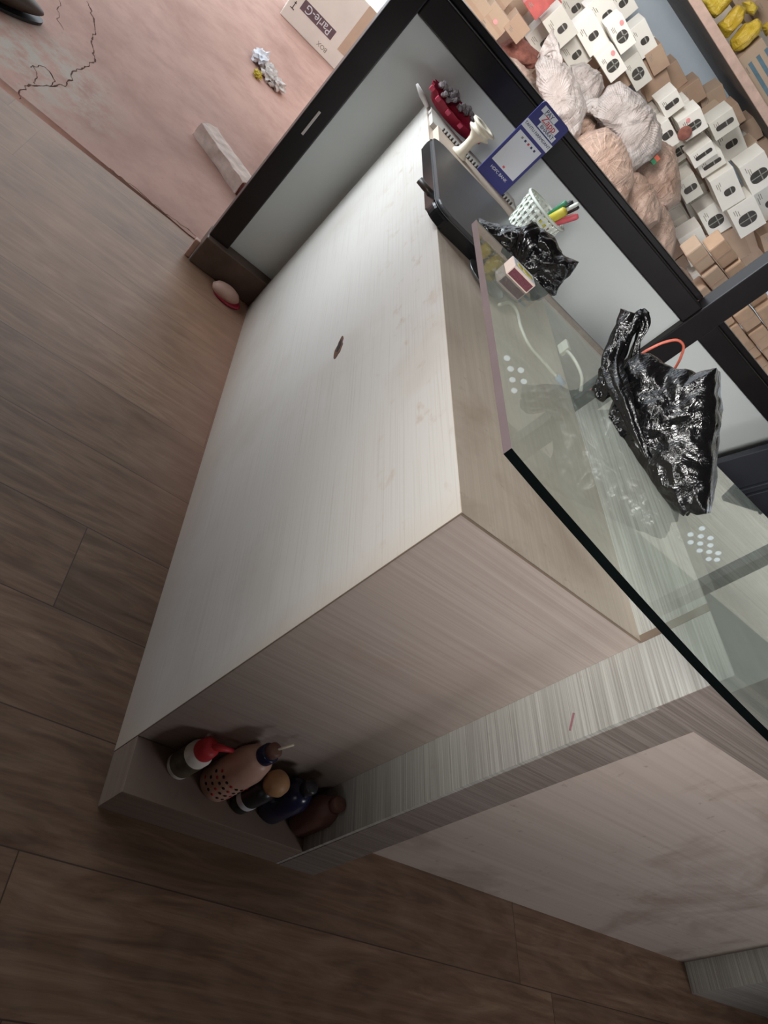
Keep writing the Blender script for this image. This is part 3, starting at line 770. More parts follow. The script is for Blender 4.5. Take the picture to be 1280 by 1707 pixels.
pens = [('whitepl', -.9, .028, .165, .0045, 'white pen with pink print, leftmost in the white basket'),
        ('blackp', -.2, .030, .160, .007, 'fat black marker at the back of the white basket'),
        ('greenp', -1.6, .014, .148, .006, 'green capped pen in the middle of the white basket'),
        ('blackp', .5, .024, .155, .006, 'slim black marker leaning beside the green pen'),
        ('yellow', -1.4, .032, .138, .010, 'stubby yellow highlighter at the front rim of the white basket'),
        ('pink', -.5, .045, .148, .007, 'coral pink highlighter, rightmost in the white basket'),
        ('cork', .1, .046, .140, .006, 'wooden pencil stub at the right side of the white basket')]
for mk, an, rr, ln, rad, lab in pens:
    base_ = bc + Vector((math.cos(an + 2.6) * .012, math.sin(an + 2.6) * .012, .005)); tip = bc + Vector((math.cos(an) * rr + .012, math.sin(an) * rr, ln))
    pn = thing('pen', base_, lab, 'pen', None)
    MB().mat(mk).tube([base_, base_.lerp(tip, .7)], rad * .9, 12).build('barrel', pn)
    MB().mat(mk).tube([base_.lerp(tip, .7), base_.lerp(tip, .97), tip], [rad, rad, rad * .7], 12).build('cap', pn)

# cables under the glass
def cable(px, ax, val, r, name, label, off=None):
    P = [at(x, y, ax, val) for x, y in px]
    o = thing(name, P[0], label, 'cable'); MB().mat('cable').tube(spline(P, 6), r, 8).build('cord', o); return o, P
o, P = cable([(832, 508), (850, 505), (862, 520), (868, 545), (882, 575), (905, 602), (928, 628)], 'z', H + .004, 0.0032, 'charging_cable', 'white cable with pale blue plug lying on the counter under the glass')
MB().mat('plugblue').tube([P[-1], P[-1] + (P[-1] - P[-2]).normalized() * .02], 0.006, 10).build('plug', o)
o, P = cable([(938, 580), (950, 590), (962, 608), (970, 630), (968, 652)], 'x', D - .0125, 0.0032, 'charging_cable', 'short white cable hanging beside a white plug under the glass')
e_ = P[0]; MB().mat('cable').box(e_.x - .006, e_.x + .004, e_.y - .02, e_.y + .012, e_.z - .008, e_.z + .014, .002).build('plug', o)
e_ = at(992, 610, 'y', 0.42)

# ------------------------------------------------------------------ bottles on the ledge
def bottle(px, py, h, label, parts, group='bottles on the counter ledge', lean=(0, 0)):
    b_ = at(px, py, 'z', HL)
    b_.y = min(max(b_.y, -Wd + .026), -0.026)
    o = thing('bottle', b_, label, 'bottle', group)
    R_ = Matrix.Translation(b_) @ Matrix.Rotation(lean[0], 4, 'X') @ Matrix.Rotation(lean[1], 4, 'Y')
    for nm, mk, prof in parts: MB().mat(mk).lathe(prof, 28, R_).build(nm, o)
    return o, R_
o, R_ = bottle(298, 1272, .1, 'small squat bottle with dark label and red spray cap, leftmost on the ledge',
       [('body', 'carton_white', [(.019, .0), (.022, .003), (.022, .068), (.016, .076)]),
        ('label', 'label_dark', [(.0224, .012), (.0225, .013), (.0225, .054), (.0224, .055)]),
        ('cap', 'redtxt', [(.017, .074), (.018, .078), (.016, .096), (.010, .100)])])
MB().mat('redtxt').tube([R_ @ Vector((0, 0, .092)), R_ @ Vector((.012, 0, .104)), R_ @ Vector((.034, .0, .110))], [.007, .006, .003], 8).build('nozzle', o)
o, R_ = bottle(358, 1306, .2, 'tall pale pink speckled bottle with navy collar and thin spout stick',
       [('body', 'bottle_pink', [(.026, 0), (.031, .004), (.032, .02), (.031, .10), (.024, .128), (.015, .140)]),
        ('collar', 'bottle_blue', [(.0155, .138), (.016, .141), (.016, .156), (.014, .158)]),
        ('cap', 'bottle_brown', [(.012, .157), (.012, .170), (.008, .173)])])
MB().mat('cream').tube([R_ @ Vector((0, 0, .165)), R_ @ Vector((.014, .004, .196))], .002, 8).build('stick', o)
for k in range(4):
    for j in range(9):
        an = -2.95 + j * .32 + (k % 2) * .15; z_ = .022 + k * .016
        MB().mat('gap' if (j + k) % 3 else 'redtxt').lathe([(.0028, -.0004), (.0028, .0006)], 8, R_ @ Matrix.Rotation(an, 4, 'Z') @ Matrix.Translation((.0318, 0, z_)) @ Matrix.Rotation(PI / 2, 4, 'Y')).build('printed_dot', o)
bottle(398, 1338, .15, 'black bottle with a white band and tan ball cap, third along the ledge',
       [('body', 'blackp', [(.018, 0), (.020, .003), (.020, .075), (.011, .088)]),
        ('label', 'cardwhite', [(.0203, .022), (.0204, .023), (.0204, .034), (.0203, .035)]),
        ('ball_cap', 'cork', [(.008, .086), (.017, .092), (.0215, .104), (.0195, .116), (.011, .124), (.002, .126)])])
bottle(449, 1346, .15, 'dark navy blue bottle standing right of the ball capped one',
       [('body', 'bottle_blue', [(.026, 0), (.029, .004), (.029, .075), (.020, .094), (.012, .100)]),
        ('cap', 'blackp', [(.0125, .100), (.0125, .118), (.009, .121)])])
bottle(499, 1370, .15, 'dusty brown bottle tucked in the dark corner, rightmost on the ledge',
       [('body', 'bottle_brown', [(.024, 0), (.027, .004), (.027, .070), (.018, .090), (.012, .096)]),
        ('cap', 'bottle_brown', [(.013, .096), (.013, .112), (.009, .114)])])

# ------------------------------------------------------------------ things on the floor
def rough_box(mb, mx, a, b_, c_, n=8, amp=.006, seed=0):
    r = bmesh.ops.create_cube(mb.bm, size=1.0); es = list(set(e for v in r['verts'] for e in v.link_edges))
    bmesh.ops.subdivide_edges(mb.bm, edges=es, cuts=n, use_grid_fill=True)
    for v in mb.bm.verts:
        if v.tag: continue
        v.tag = True
        q_ = Vector((v.co.x * a, v.co.y * b_, (v.co.z + .5) * c_))
        q_ += noise.noise_vector(q_ * 30 + Vector((seed, 0, 0))) * amp
        q_.z = max(q_.z, 0.0); v.co = mx @ q_
    for f in mb.bm.faces: f.smooth = False
    return mb
ba, bb = at(325, 205, 'z', .0), at(392, 300, 'z', .0)
bc_ = (at(318, 222, 'z', 0) + at(378, 312, 'z', 0)) / 2 + Vector((.045, .03, 0))
dirb = (at(378, 312, 'z', 0) - at(310, 215, 'z', 0)); ang = math.atan2(dirb.y, dirb.x)
br = thing('brick', (bc_.x, bc_.y, 0.003), 'pale mortar crusted brick lying on pink cement by the black post', 'brick')
rough_box(MB().mat('brick'), Matrix.Translation((bc_.x, bc_.y, .003)) @ Matrix.Rotation(ang, 4, 'Z'), .27, .085, .055, seed=2).build('brick_body', br)
e0 = bc_ + Vector((math.cos(ang), math.sin(ang), 0)) * .155
rough_box(MB().mat('brickred'), Matrix.Translation((e0.x, e0.y, .003)) @ Matrix.Rotation(ang, 4, 'Z'), .05, .075, .05, seed=5, n=4).build('broken_end', br)
# crumpled wrapper heap
wp = at(448, 128, 'z', 0)
wr = thing('crumpled_wrapper', (wp.x, wp.y, .003), 'crumpled white wrapper scrap on the pink cement beyond the brick', 'litter')
w1 = MB().mat('cardwhite'); 
def scrap(mb, c_, s_, seed):
    r = bmesh.ops.create_icosphere(mb.bm, subdivisions=3, radius=1.0)
    for v in r['verts']:
        k = 1 + .9 * noise.noise(v.co * 2.5 + Vector((seed, 0, 0)))
        v.co = Vector((v.co.x * s_[0] * k, v.co.y * s_[1] * k, max(-c_[2] + .003, v.co.z * s_[2] * k))) + Vector(c_)
        for f in v.link_faces: f.material_index = mb.cur
a1 = at(432, 100, 'z', .02); scrap(w1, (a1.x, a1.y, .035), (.035, .06, .03), 1)
w1.build('white_piece', wr)
w2 = MB().mat('paperw')
for k, (x, y) in enumerate(((447, 118), (450, 130), (462, 143))):
    a1 = at(x, y, 'z', .02); scrap(w2, (a1.x, a1.y, .025), (.04, .045, .024), k + 5)
w2.build('grey_piece', wr)
w3 = MB().mat('yellow'); a1 = at(430, 124, 'z', .02); scrap(w3, (a1.x, a1.y, .02), (.02, .02, .016), 15); w3.build('yellow_piece', wr)
# clay disc by kerb
dk = at(384, 498, 'z', 0); dk.y = 1.425; dk.x = -0.085
cl = thing('clay_lump', dk, 'rounded pink clay lump on the plank floor against the kerb', 'clay piece')
lm = MB().mat('shell').lathe([(0.018, 0), (0.032, .006), (0.036, .016), (0.030, .028), (0.016, .036), (0.003, .037)], 28, Matrix.Translation(dk) @ Matrix.Diagonal((1.3, .9, 1, 1)))
lm.build('lump', cl)
MB().mat('crimson').lathe([(0.030, 0.0005), (0.036, .002), (0.036, .006), (.030, .008)], 28, Matrix.Translation(dk + Vector((.012, -.004, 0))) @ Matrix.Diagonal((1.3, .9, 1, 1))).build('rim', cl)
# broken tile chip at the post foot
tc = at(326, 408, 'y', 1.475); 
ch_ = MB().mat('shell').box(-0.236, -0.219, 1.482, 1.50, 0.0005, 0.065, .003).build('tile_chip', None, (-.228, 1.49, 0))
tag(ch_, 'small pinkish broken tile chip standing at the foot of the corner post', 'tile chip')
# brown shoe toe at top left
s0 = at(36, 6, 'z', .03)
sh = thing('shoe', (s0.x, s0.y, .003), 'dark brown shoe toe at the far top left on the pink cement', 'shoe')
u1 = MB().mat('shoe')
scrap_dir = (at(60, 22, 'z', .03) - at(0, -8, 'z', .03)); an = math.atan2(scrap_dir.y, scrap_dir.x)
r = bmesh.ops.create_uvsphere(u1.bm, u_segments=32, v_segments=16, radius=1)
for v in u1.bm.verts:
    x = v.co.x; q_ = Vector((x * .13, v.co.y * .045 * (1 - .15 * x), (v.co.z * .5 + .5) * (.075 - .03 * x))); v.co = Matrix.Translation((s0.x - .06 * math.cos(an), s0.y - .06 * math.sin(an), .010)) @ Matrix.Rotation(an, 4, 'Z') @ q_
for f in u1.bm.faces: f.smooth = True
u1.build('upper', sh)
so = [(0.135 * math.cos(t) , .049 * math.sin(t)) for t in [2 * PI * k / 32 for k in range(32)]]
MB().mat('blackp').prism(so, .010, Matrix.Translation((s0.x - .06 * math.cos(an), s0.y - .06 * math.sin(an), .0035)) @ Matrix.Rotation(an, 4, 'Z')).build('sole', sh)
# cracks in the cement
ck = MB().mat('crack')
def crack(px, w):
    P = spline([at(x, y, 'z', 0.0034) for x, y in px], 10); rnd = []
    for i, p_ in enumerate(P):
        rnd.append(p_ + Vector((noise.noise(p_ * 50) * .012, noise.noise(p_ * 50 + Vector((9, 0, 0))) * .012, 0)))
    for a_, b_ in zip(rnd, rnd[1:]):
        dd = (b_ - a_); nn = Vector((-dd.y, dd.x, 0)).normalized() * w * .6 * (.4 + abs(noise.noise(a_ * 40)) * 1.6)
        ck.quad([a_ - nn, b_ - nn * .9, b_ + nn * .9, a_ + nn])
crack([(146, 3), (158, 45), (154, 70), (155, 100), (145, 112), (125, 118), (115, 135), (95, 142), (55, 142), (36, 152), (32, 165)], .004)
crack([(55, 110), (62, 125), (58, 140)], .003); crack([(50, 110), (75, 112), (88, 130), (84, 142)], .003)
crack([(180, 280), (215, 305), (250, 335), (290, 365), (325, 392)], .003)
crack([(100, 0), (96, 30), (105, 50)], .002)
tk = struct('trim_crack', ck)

# ------------------------------------------------------------------ store goods beyond the partition
PLACED = []
def carton_face(name, cx_, cy_, wpx, hpx, Y, label, group, matk, win=None, sticker=None, roll=7, depth=.13, win_strip=True, side='carton_side', seal=False, cat='carton'):
    if Y < 0:      # find a free spot in the heap, front first
        best = None
        for kk in range(int((-Y - 1) * 10), 40):
            Yt = YC + kk * .0405
            if Yt + depth > 4.02: break
            C = at(cx_, cy_, 'y', Yt); ex = (pj(C + Vector((.1, 0, 0))) - pj(C - Vector((.1, 0, 0)))).length / .2; ez = (pj(C + Vector((0, 0, .1))) - pj(C - Vector((0, 0, .1)))).length / .2
            w = 1.17 * wpx / ex; h = 1.17 * hpx / ez; ar = math.radians(abs(roll)); bw_ = w / 2 * math.cos(ar) + h / 2 * math.sin(ar); bh_ = h / 2 * math.cos(ar) + w / 2 * math.sin(ar)
            bb = (C.x - bw_, C.x + bw_, Yt, Yt + depth, C.z - bh_, C.z + bh_)
            ov = 0
            for q_ in PLACED:
                a1 = min(bb[1], q_[1]) - max(bb[0], q_[0]) - .02; a2 = min(bb[3], q_[3]) - max(bb[2], q_[2]); a3 = min(bb[5], q_[5]) - max(bb[4], q_[4]) - .02
                if a1 > 0 and a2 > 0 and a3 > 0: ov += a1 * a2 * a3
            if best is None or ov < best[0] - 1e-9: best = (ov, Yt, bb)
            if ov == 0: break
        Y = best[1] + .0007 * (len(PLACED) % 9); PLACED.append(best[2])
    C = at(cx_, cy_, 'y', Y)
    dist = (C - CP).length; dz = ray(cx_, cy_)
    # metres per pixel along world X and Z at that spot
    pxX = pj(C + Vector((.1, 0, 0))) - pj(C - Vector((.1, 0, 0))); pxZ = pj(C + Vector((0, 0, .1))) - pj(C - Vector((0, 0, .1)))
    w = 1.17 * wpx / (pxX.length / .2); h = 1.17 * hpx / (pxZ.length / .2)
    mx = Matrix.Translation(C) @ Matrix.Rotation(math.radians(roll), 4, 'Y')
    lowc = mx @ Vector((0, depth / 2, -h / 2))
    o = thing(name, lowc, label, cat, group)
    mb = MB().mat(matk).box(-w / 2, w / 2, 0, depth, -h / 2, h / 2, 0.002, mx)
    body = mb.build('box_body', o)
    if win:
        for (wx, wz, ww, wh) in win:
            hb = MB().mat('hole')
            pts = rrect(-ww / 2 * w, ww / 2 * w, -wh / 2 * h, wh / 2 * h, min(ww * w, wh * h) * .42, 4)
            hb.prism(pts, .0015, mx @ Matrix.Translation((wx * w, 0.0, wz * h)) @ RFACE)
            if win_strip: hb.mat('hole_strip').box(wx * w - ww * w / 2, wx * w + ww * w / 2, -.003, -.0005, (wz + wh * .10) * h - .002, (wz + wh * .10) * h + .003, 0, mx)
            if ww > .3: hb.box(wx * w - .002, wx * w + .003, -.003, -.0005, wz * h - wh * h * .48, wz * h + wh * h * .48, 0, mx)
            hb.build('carton_window', o)
    if sticker:
        MB().mat('sticker').prism([(0.012 * math.cos(t * PI / 6), .010 * math.sin(t * PI / 6)) for t in range(12)], .0035, mx @ Matrix.Translation((sticker[0] * w, 0, sticker[1] * h)) @ RFACE).build('sticker', o)
    pr = MB().mat('print'); rg = random.Random(int(cx_ * 7 + cy_))
    for k in range(3):
        xx = (-.38 + .1 * rg.random()) * w; zz = (-.34 + k * .07) * h
        pr.box(xx, xx + (.12 + .12 * rg.random()) * w, -.0008, 0, zz, zz + .018 * h + .001, 0, mx)
    pr.build('printing', o)
    if seal: MB().mat('carton_brown').box(-w / 2, w / 2, -.001, 0, -.008, .008, 0, mx).build('seal_tape', o)
    return o
def pj(P):
    q_ = P - CP; return Vector((640 + FPX * q_.dot(RX) / q_.dot(RZ), 853.5 + FPX * q_.dot(RY) / q_.dot(RZ)))
W1 = [(0.06, 0.05, .20, .46)]; WL = [(0.0, 0.03, .26, .72)]; W2 = [(0.06, 0.0, .36, .66)]
GW = 'white cartons heaped in the store beyond the partition'
YC = 3.42
CART = [
 # cx, cy, w, h, layer, material, window, sticker, where
 (905, 70, 44, 36, 1, 'carton_grey', W1, None, 'grey white carton right of the dull red sack in the store heap'),
 (934, 46, 46, 38, 0, 'carton_grey', W1, None, 'grey white carton below the small red packets'),
 (957, 12, 46, 36, 1, 'carton_grey', W1, None, 'greyish carton at the top edge beside the red packets'),
 (958, 90, 44, 36, 1, 'carton_grey', W1, None, 'dusty grey carton just above the twisted neck of the first white sack'),
 (986, 58, 48, 38, 0, 'carton_white', W1, None, 'clean pale carton with one small window in the middle of the upper heap'),
 (1009, 24, 52, 40, 0, 'carton_white', W1, None, 'white carton at the upper heap edge, right of the greyish top one'),
 (1036, 3, 46, 36, 1, 'carton_white', W1, None, 'white carton cut by the top of the photo beside the peach pillar'),
 (1036, 58, 44, 30, 0, 'carton_white', W2, (-.3, .28), 'white carton with a pink sticker and wide window under the peach pillar'),
 (1020, 107, 40, 32, 0, 'carton_white', W2, (-.28, .3), 'white carton with pink sticker right behind the second white sack'),
 (1048, 92, 34, 30, 1, 'carton_grey', WL, None, 'greyish carton between the two pink stickered cartons'),
 (1062, 120, 44, 30, 0, 'carton_grey', W2, None, 'pale grey carton with a double window at the lower end of the upper heap'),
 (1072, 66, 44, 32, 1, 'carton_white', W1, None, 'slim white carton bordering the blue wall, upper one'),
 (1086, 96, 44, 34, 1, 'carton_white', W1, None, 'slim white carton bordering the blue wall, lower one'),
 (1034, 130, 34, 22, 2, 'carton_brown', None, None, 'brown carton scrap wedged above the big white sack'),
 (1096, 160, 44, 34, 2, 'carton_white', W1, None, 'white carton topping the lower heap nearest the brown ridge'),
 (1119, 174, 26, 34, 1, 'carton_white', WL, None, 'narrow white carton second down the lower heap spine'),
 (1138, 192, 28, 36, 1, 'carton_white', WL, None, 'narrow white carton third down the lower heap spine'),
 (1155, 208, 30, 40, 0, 'carton_white', W2, (-.3, -.1), 'white carton with pink sticker in the middle of the lower heap'),
 (1078, 190, 40, 26, 2, 'carton_grey', WL, None, 'shaded grey carton beside the top of the big white sack'),
 (1094, 212, 40, 28, 1, 'carton_grey', WL, None, 'shaded grey carton just right of the big white sack'),
 (1112, 226, 36, 26, 0, 'carton_white', WL, None, 'small white carton above the dark rusty disc'),
 (1132, 250, 30, 30, 1, 'carton_grey', W2, None, 'grey carton under the dark rusty disc'),
 (1160, 243, 20, 36, 1, 'carton_white', WL, None, 'thin white carton, first of three side by side long windows'),
 (1172, 258, 20, 40, 0, 'carton_white', WL, None, 'thin white carton, middle of three side by side long windows'),
 (1186, 274, 20, 42, 0, 'carton_white', WL, None, 'thin white carton, last of three side by side long windows'),
 (1194, 200, 22, 34, 2, 'carton_tan', None, None, 'small cream carton under the tan carton by the blue wall'),
 (1207, 208, 26, 42, 1, 'carton_grey', WL, None, 'thin pale carton nearest to the tan box, long window'),
 (1216, 238, 44, 44, 0, 'carton_white', W1, None, 'big pale carton with one slot at the right middle of the heap'),
 (1238, 254, 34, 34, 1, 'carton_grey', WL, None, 'pinkish grey carton between the big pale ones near the photo edge'),
 (1252, 262, 30, 34, 2, 'carton_tan', WL, None, 'tan edged carton leaning high at the right photo border'),
 (1264, 290, 44, 44, 0, 'carton_white', W2, None, 'bright carton with a large double window at the right photo border'),
 (1203, 292, 30, 30, 2, 'carton_brown', WL, None, 'brown shaded carton above the bright single window carton'),
 (1213, 317, 46, 40, 0, 'carton_white', W1, None, 'bright white carton with a single window in the lower heap centre'),
 (1245, 362, 44, 44, 0, 'carton_white', W2, None, 'bright carton with a double arched window above the brown bottom row'),
 (1282, 336, 44, 42, 0, 'carton_white', W1, None, 'white carton half cut by the right photo border'),
 (1141, 292, 30, 26, 2, 'carton_grey', WL, None, 'small grey carton against the right side of the brown marked sack'),
 (1150, 315, 32, 30, 1, 'carton_grey', WL, None, 'pale carton right of the pinkish lower sack'),
 (1164, 338, 40, 38, 1, 'carton_grey', W1, None, 'pale carton with a small slot left of the bright single window one'),
 (1192, 366, 42, 38, 0, 'carton_white', W2, None, 'white carton with double arched window, lowest centre of the heap'),
 (1203, 392, 40, 26, 1, 'carton_grey', WL, None, 'greyish carton peeping out above the brown bottom row'),
 (1131, 362, 30, 26, 2, 'carton_grey', WL, None, 'small shaded carton touching the lowest sack, upper'),
 (1138, 384, 34, 28, 1, 'carton_grey', WL, None, 'small carton touching the lowest sack, lower'),
 (1160, 412, 44, 38, 0, 'carton_white', W1, None, 'white carton at the lower left end of the heap above the rail'),
 (1110, 246, 26, 22, 2, 'carton_grey', None, None, 'sliver of a grey carton hidden behind the marked sack'),
]
for i, (x, y, w_, h_, ly, mk, win, stk, lab) in sorted(enumerate(CART), key=lambda t_: t_[1][4]):
    carton_face('carton', x, y, w_, h_, -1 - ly * .2, lab, GW, mk, win, stk, roll=6 + (i * 37 % 5) * .8 - (2.5 if x < 1060 else 0))
GB = 'brown cartons of the store heap'
BR = [(1074, 66, 24, 28, 3, 'carton_brown', 'brown carton at the upper end of the ridge against the blue wall'),
 (1096, 100, 32, 30, 3, 'carton_brown', 'brown carton on the ridge right of the slim white cartons'),
 (1090, 128, 52, 44, 3, 'carton_brown', 'shaded brown carton between the upper and lower white heaps'),
 (1122, 130, 34, 34, 3, 'carton_brown', 'brown carton in the middle of the ridge below the blue wall'),
 (1154, 158, 28, 38, 3, 'carton_brown', 'brown carton of the ridge next to the torn flap'),
 (1192, 176, 40, 40, 1, 'carton_tan', 'bright tan carton standing out of the brown ridge'),
 (1220, 198, 26, 36, 3, 'carton_brown', 'brown carton right of the bright tan one'),
 (1244, 224, 30, 46, 3, 'carton_brown', 'brown carton at the right end of the ridge under the shelf'),
 (1274, 258, 36, 50, 3, 'carton_brown', 'brown carton of the ridge cut by the right photo border'),
 (1185, 438, 40, 34, 0, 'carton_tan', 'tan carton flap at the foot of the heap above the rail'),
 (1222, 410, 44, 40, 1, 'carton_brown', 'brown carton in the bottom row left of the seam'),
 (1258, 388, 50, 40, 1, 'carton_brown', 'brown carton in the bottom row right of the seam'),
 (1216, 446, 40, 34, 1, 'carton_tan', 'creased tan carton just above the post joint'),
 (1256, 428, 50, 36, 1, 'carton_brown', 'flat brown carton lying above the second post'),
 (1290, 402, 30, 36, 1, 'carton_brown', 'brown carton in the bottom row cut by the photo border'),
 (1174, 476, 40, 18, 0, 'carton_white', 'open white carton with a dark mouth in the rail corner'),
]
for i, (x, y, w_, h_, ly, mk, lab) in enumerate(BR):
    carton_face('carton', x, y, w_, h_, -1 - ly * .2, lab, GB, mk, [(0, 0, .3, .5)] if i == 15 else None, None, roll=5 + (i % 3) * 4, win_strip=False)
# tan cartons at the upper left of the opening
TL = [(790, 12, 44, 40, 'tan carton with dark printed panel, first beside the black rail at the top'),
 (824, -8, 50, 42, 'tan carton with printed panel cut by the photo top edge'),
 (822, 40, 40, 44, 'tan carton with a pink sticker above the dull red sack'),
 (850, 12, 46, 44, 'tan carton with red seal beside the grey packets'),
 (862, 48, 30, 30, 'small brown carton squeezed between the stickered carton and the dull red sack')]
for i, (x, y, w_, h_, lab) in enumerate(TL):
    o = carton_face('carton', x, y, w_, h_, -1, lab, 'tan cartons at the end of the store heap', 'carton_tan' if i < 4 else 'carton_brown', None, (0, .1) if i == 2 else None, roll=2, seal=True)
RP = [(880, 40, 34, 34, 'carton_grey', 'grey printed packet lying right of the tan cartons'),
      (895, 8, 30, 30, 'redpack', 'red and white packet at the photo top, left one'), (918, 2, 26, 26, 'redpack', 'red and white packet at the photo top, right one'),
      (908, 24, 24, 20, 'redpack', 'small red packet resting above the first grey white carton')]
for x, y, w_, h_, mk, lab in RP:
    carton_face('packet', x, y, w_, h_, -1, lab, 'packets between the tan and white cartons', mk, None, None, roll=3, depth=.1, cat='packet')
# dark rusty disc
rd = at(1141, 222, 'y', YC - .01)
tag(MB().mat('netting').lathe([(.034, 0), (.036, .004), (.034, .008)], 24, Matrix.Translation(rd) @ Matrix.Rotation(PI / 2, 4, 'X')).build('rusty_disc', None, rd), 'dark rusty round disc leaning on the white cartons', 'disc')
# Parle-G carton, upside down on the cement
pa, pb2 = at(470, 22, 'y', 4.5), at(548, 110, 'y', 4.5)
pc = thing('biscuit_carton', (0.1, 4.65, .003), 'white biscuit carton standing upside down on the pink cement beyond the post', 'carton')
MB().mat('carton_white').box(-0.335, 0.20, 4.5, 4.78, .004, .40, .004).build('box_body', pc)
MB().mat('printp').box(-0.265, -0.03, 4.4985, 4.5, .105, .165, 0).build('name_band', pc)
MB().mat('carton_side').box(0.03, 0.2, 4.4985, 4.5, .10, .40, 0).build('tape', pc)
text('lettering', 'Parle-G', 0.068, Matrix.Translation((-.147, 4.498, .137)) @ Matrix.Rotation(PI, 4, 'Y') @ RFACE, 'cardwhite', pc, sx=.88)
text('lettering', 'BOX', 0.035, Matrix.Translation((-.045, 4.4995, .045)) @ Matrix.Rotation(PI, 4, 'Y') @ RFACE, 'print', pc)
ar = MB().mat('gap'); ar.box(-.300, -.296, 4.4985, 4.5, .075, .12).box(-.312, -.284, 4.4985, 4.5, .073, .077).box(-.305, -.291, 4.4985, 4.5, .108, .112); ar.build('arrow_mark', pc)

# sacks
def sack(px, Y, thick, mk, label, seed, center=None, tie=None, extra=None):
    p_ = at(px[0][0], px[0][1], 'y', Y); n_ = Vector((-.35, -.93, 0)).normalized()
    cpx = center or (sum(x for x, y in px) / len(px), sum(y for x, y in px) / len(px))
    C = at(cpx[0], cpx[1], 'y', Y)
    o = thing('sack', C - Vector((0, 0, .15)), label, 'sack', 'tied polythene sacks in the store')
    blob([(cpx[0] + (x - cpx[0]) * 1.1, cpx[1] + (y - cpx[1]) * 1.1) for x, y in px], C, n_, thick, .8, 220, 60, .017, 7.0, seed, center=cpx, ridged=True, pleat=.006, matk=mk).build('sack_body', o)
    if tie: strap([(x, y, z) for x, y, z in tie], C, n_, [.045, .02, .035, .05], .01, seed, .02, mk).build('tied_neck', o)
    return o
sack([(846, 96), (862, 102), (880, 120), (892, 140), (900, 175), (880, 160), (860, 130)], 3.3, .10, 'sackp', 'pinkish crumpled sack hugging the black rail at the far left of the pile', 11)
sack([(905, 96), (925, 100), (948, 118), (962, 145), (975, 180), (965, 215), (948, 240), (930, 215), (912, 185), (900, 150), (897, 115)], 3.1, .14, 'sackw', 'tall whitish sack with a twisted neck behind the payment card', 12, tie=[(922, 110, .06), (926, 92, .05), (918, 80, .05), (908, 74, .05)])
sack([(952, 110), (975, 108), (998, 122), (1004, 145), (992, 168), (972, 175), (955, 150)], 3.35, .11, 'sackw', 'round white pleated sack behind the tall twisted one', 13)
sack([(1000, 170), (1015, 150), (1035, 142), (1060, 160), (1085, 185), (1098, 215), (1096, 245), (1075, 262), (1055, 278), (1035, 250), (1012, 215), (995, 195)], 3.19, .12, 'sackw', 'big bluish white sack, brightest of the pile', 14, tie=[(1002, 186, .05), (992, 184, .05), (988, 178, .04), (984, 188, .04)])
sack([(962, 235), (985, 222), (1010, 218), (1035, 235), (1048, 265), (1052, 300), (1040, 328), (1012, 318), (985, 285), (960, 255)], 2.97, .11, 'sackp', 'large peach sack resting against the rail below the tall white one', 15)
sack([(1075, 250), (1100, 238), (1122, 250), (1130, 290), (1132, 330), (1112, 345), (1090, 330), (1070, 300), (1060, 275)], 3.25, .12, 'sackp', 'peach sack with a small orange green mark on it', 16)
sack([(1045, 290), (1065, 292), (1085, 310), (1100, 345), (1095, 365), (1068, 385), (1045, 350), (1035, 325)], 3.05, .11, 'sackp', 'pinkish sack under the marked one, leaning on the rail', 17)
sack([(1080, 355), (1105, 345), (1122, 370), (1124, 400), (1118, 430), (1125, 455), (1110, 440), (1085, 405), (1068, 388)], 3.1, .11, 'sackp', 'lowest peach sack squeezed between rail and cartons', 18)
sack([(962, 198), (985, 190), (1000, 205), (992, 228), (968, 226)], 3.3, .09, 'sackp', 'small peach bundle tucked between the tall and the large sacks', 19)
sack([(1122, 440), (1140, 450), (1165, 480), (1172, 505), (1150, 490), (1130, 468)], 3.2, .06, 'sackp', 'thin peach sack trailing along the rail to the post joint', 21)
mk_ = at(1092, 266, 'y', 3.1)
tag(MB().mat('orange').box(mk_.x - .014, mk_.x + .014, mk_.y - .004, mk_.y, mk_.z, mk_.z + .02, .001).mat('greenp').box(mk_.x - .012, mk_.x + .016, mk_.y - .004, mk_.y, mk_.z - .02, mk_.z, .001).build('paper_tag', None, mk_), 'tiny orange and green tag on a peach sack', 'tag')
o = sack([(830, 80), (850, 66), (872, 68), (895, 88), (905, 105), (885, 112), (862, 108), (842, 98)], 3.6, .10, 'netting', 'dull red gritty sack behind the leftmost pinkish one', 20)
# stock carrying them
struct('trim_platform', MB().mat('pinkedge').box(0.25, 3.2, 2.80, 4.29, .003, .80))

# shelf on the wall with goods
ys = 3.55
zs0 = 1.582
sh1 = thing('wall_shelf', (1.9, ys + .3, zs0), 'grey stone wall shelf with a pink plastered front edge', 'shelf')
MB().mat('slab').box(0.45, 3.2, ys + .01, YW, zs0, zs0 + .034).build('slab', sh1)
MB().mat('pinkedge').box(0.45, 3.2, ys - .012, ys + .01, zs0 - .004, zs0 + .040, .003).build('front_edge', sh1)
def pillow(px, Y, th, lab, seed):
    n_ = Vector((-.3, -.95, 0)).normalized(); cpx = (sum(x for x, y in px) / len(px), sum(y for x, y in px) / len(px)); C = at(*cpx, 'y', Y)
    o = thing('yellow_packet', C - Vector((0, 0, .08)), lab, 'packet', 'yellow packets on the wall shelf')
    blob(px, C, n_, th, .8, 60, 26, .014, 9, seed, zmin=zs0 + .036, matk='sacky').build('packet_body', o)
pillow([(1165, 0), (1190, -6), (1222, -2), (1212, 12), (1192, 30), (1180, 24)], 3.72, .06, 'yellow packet at the photo top edge, first on the shelf', 31)
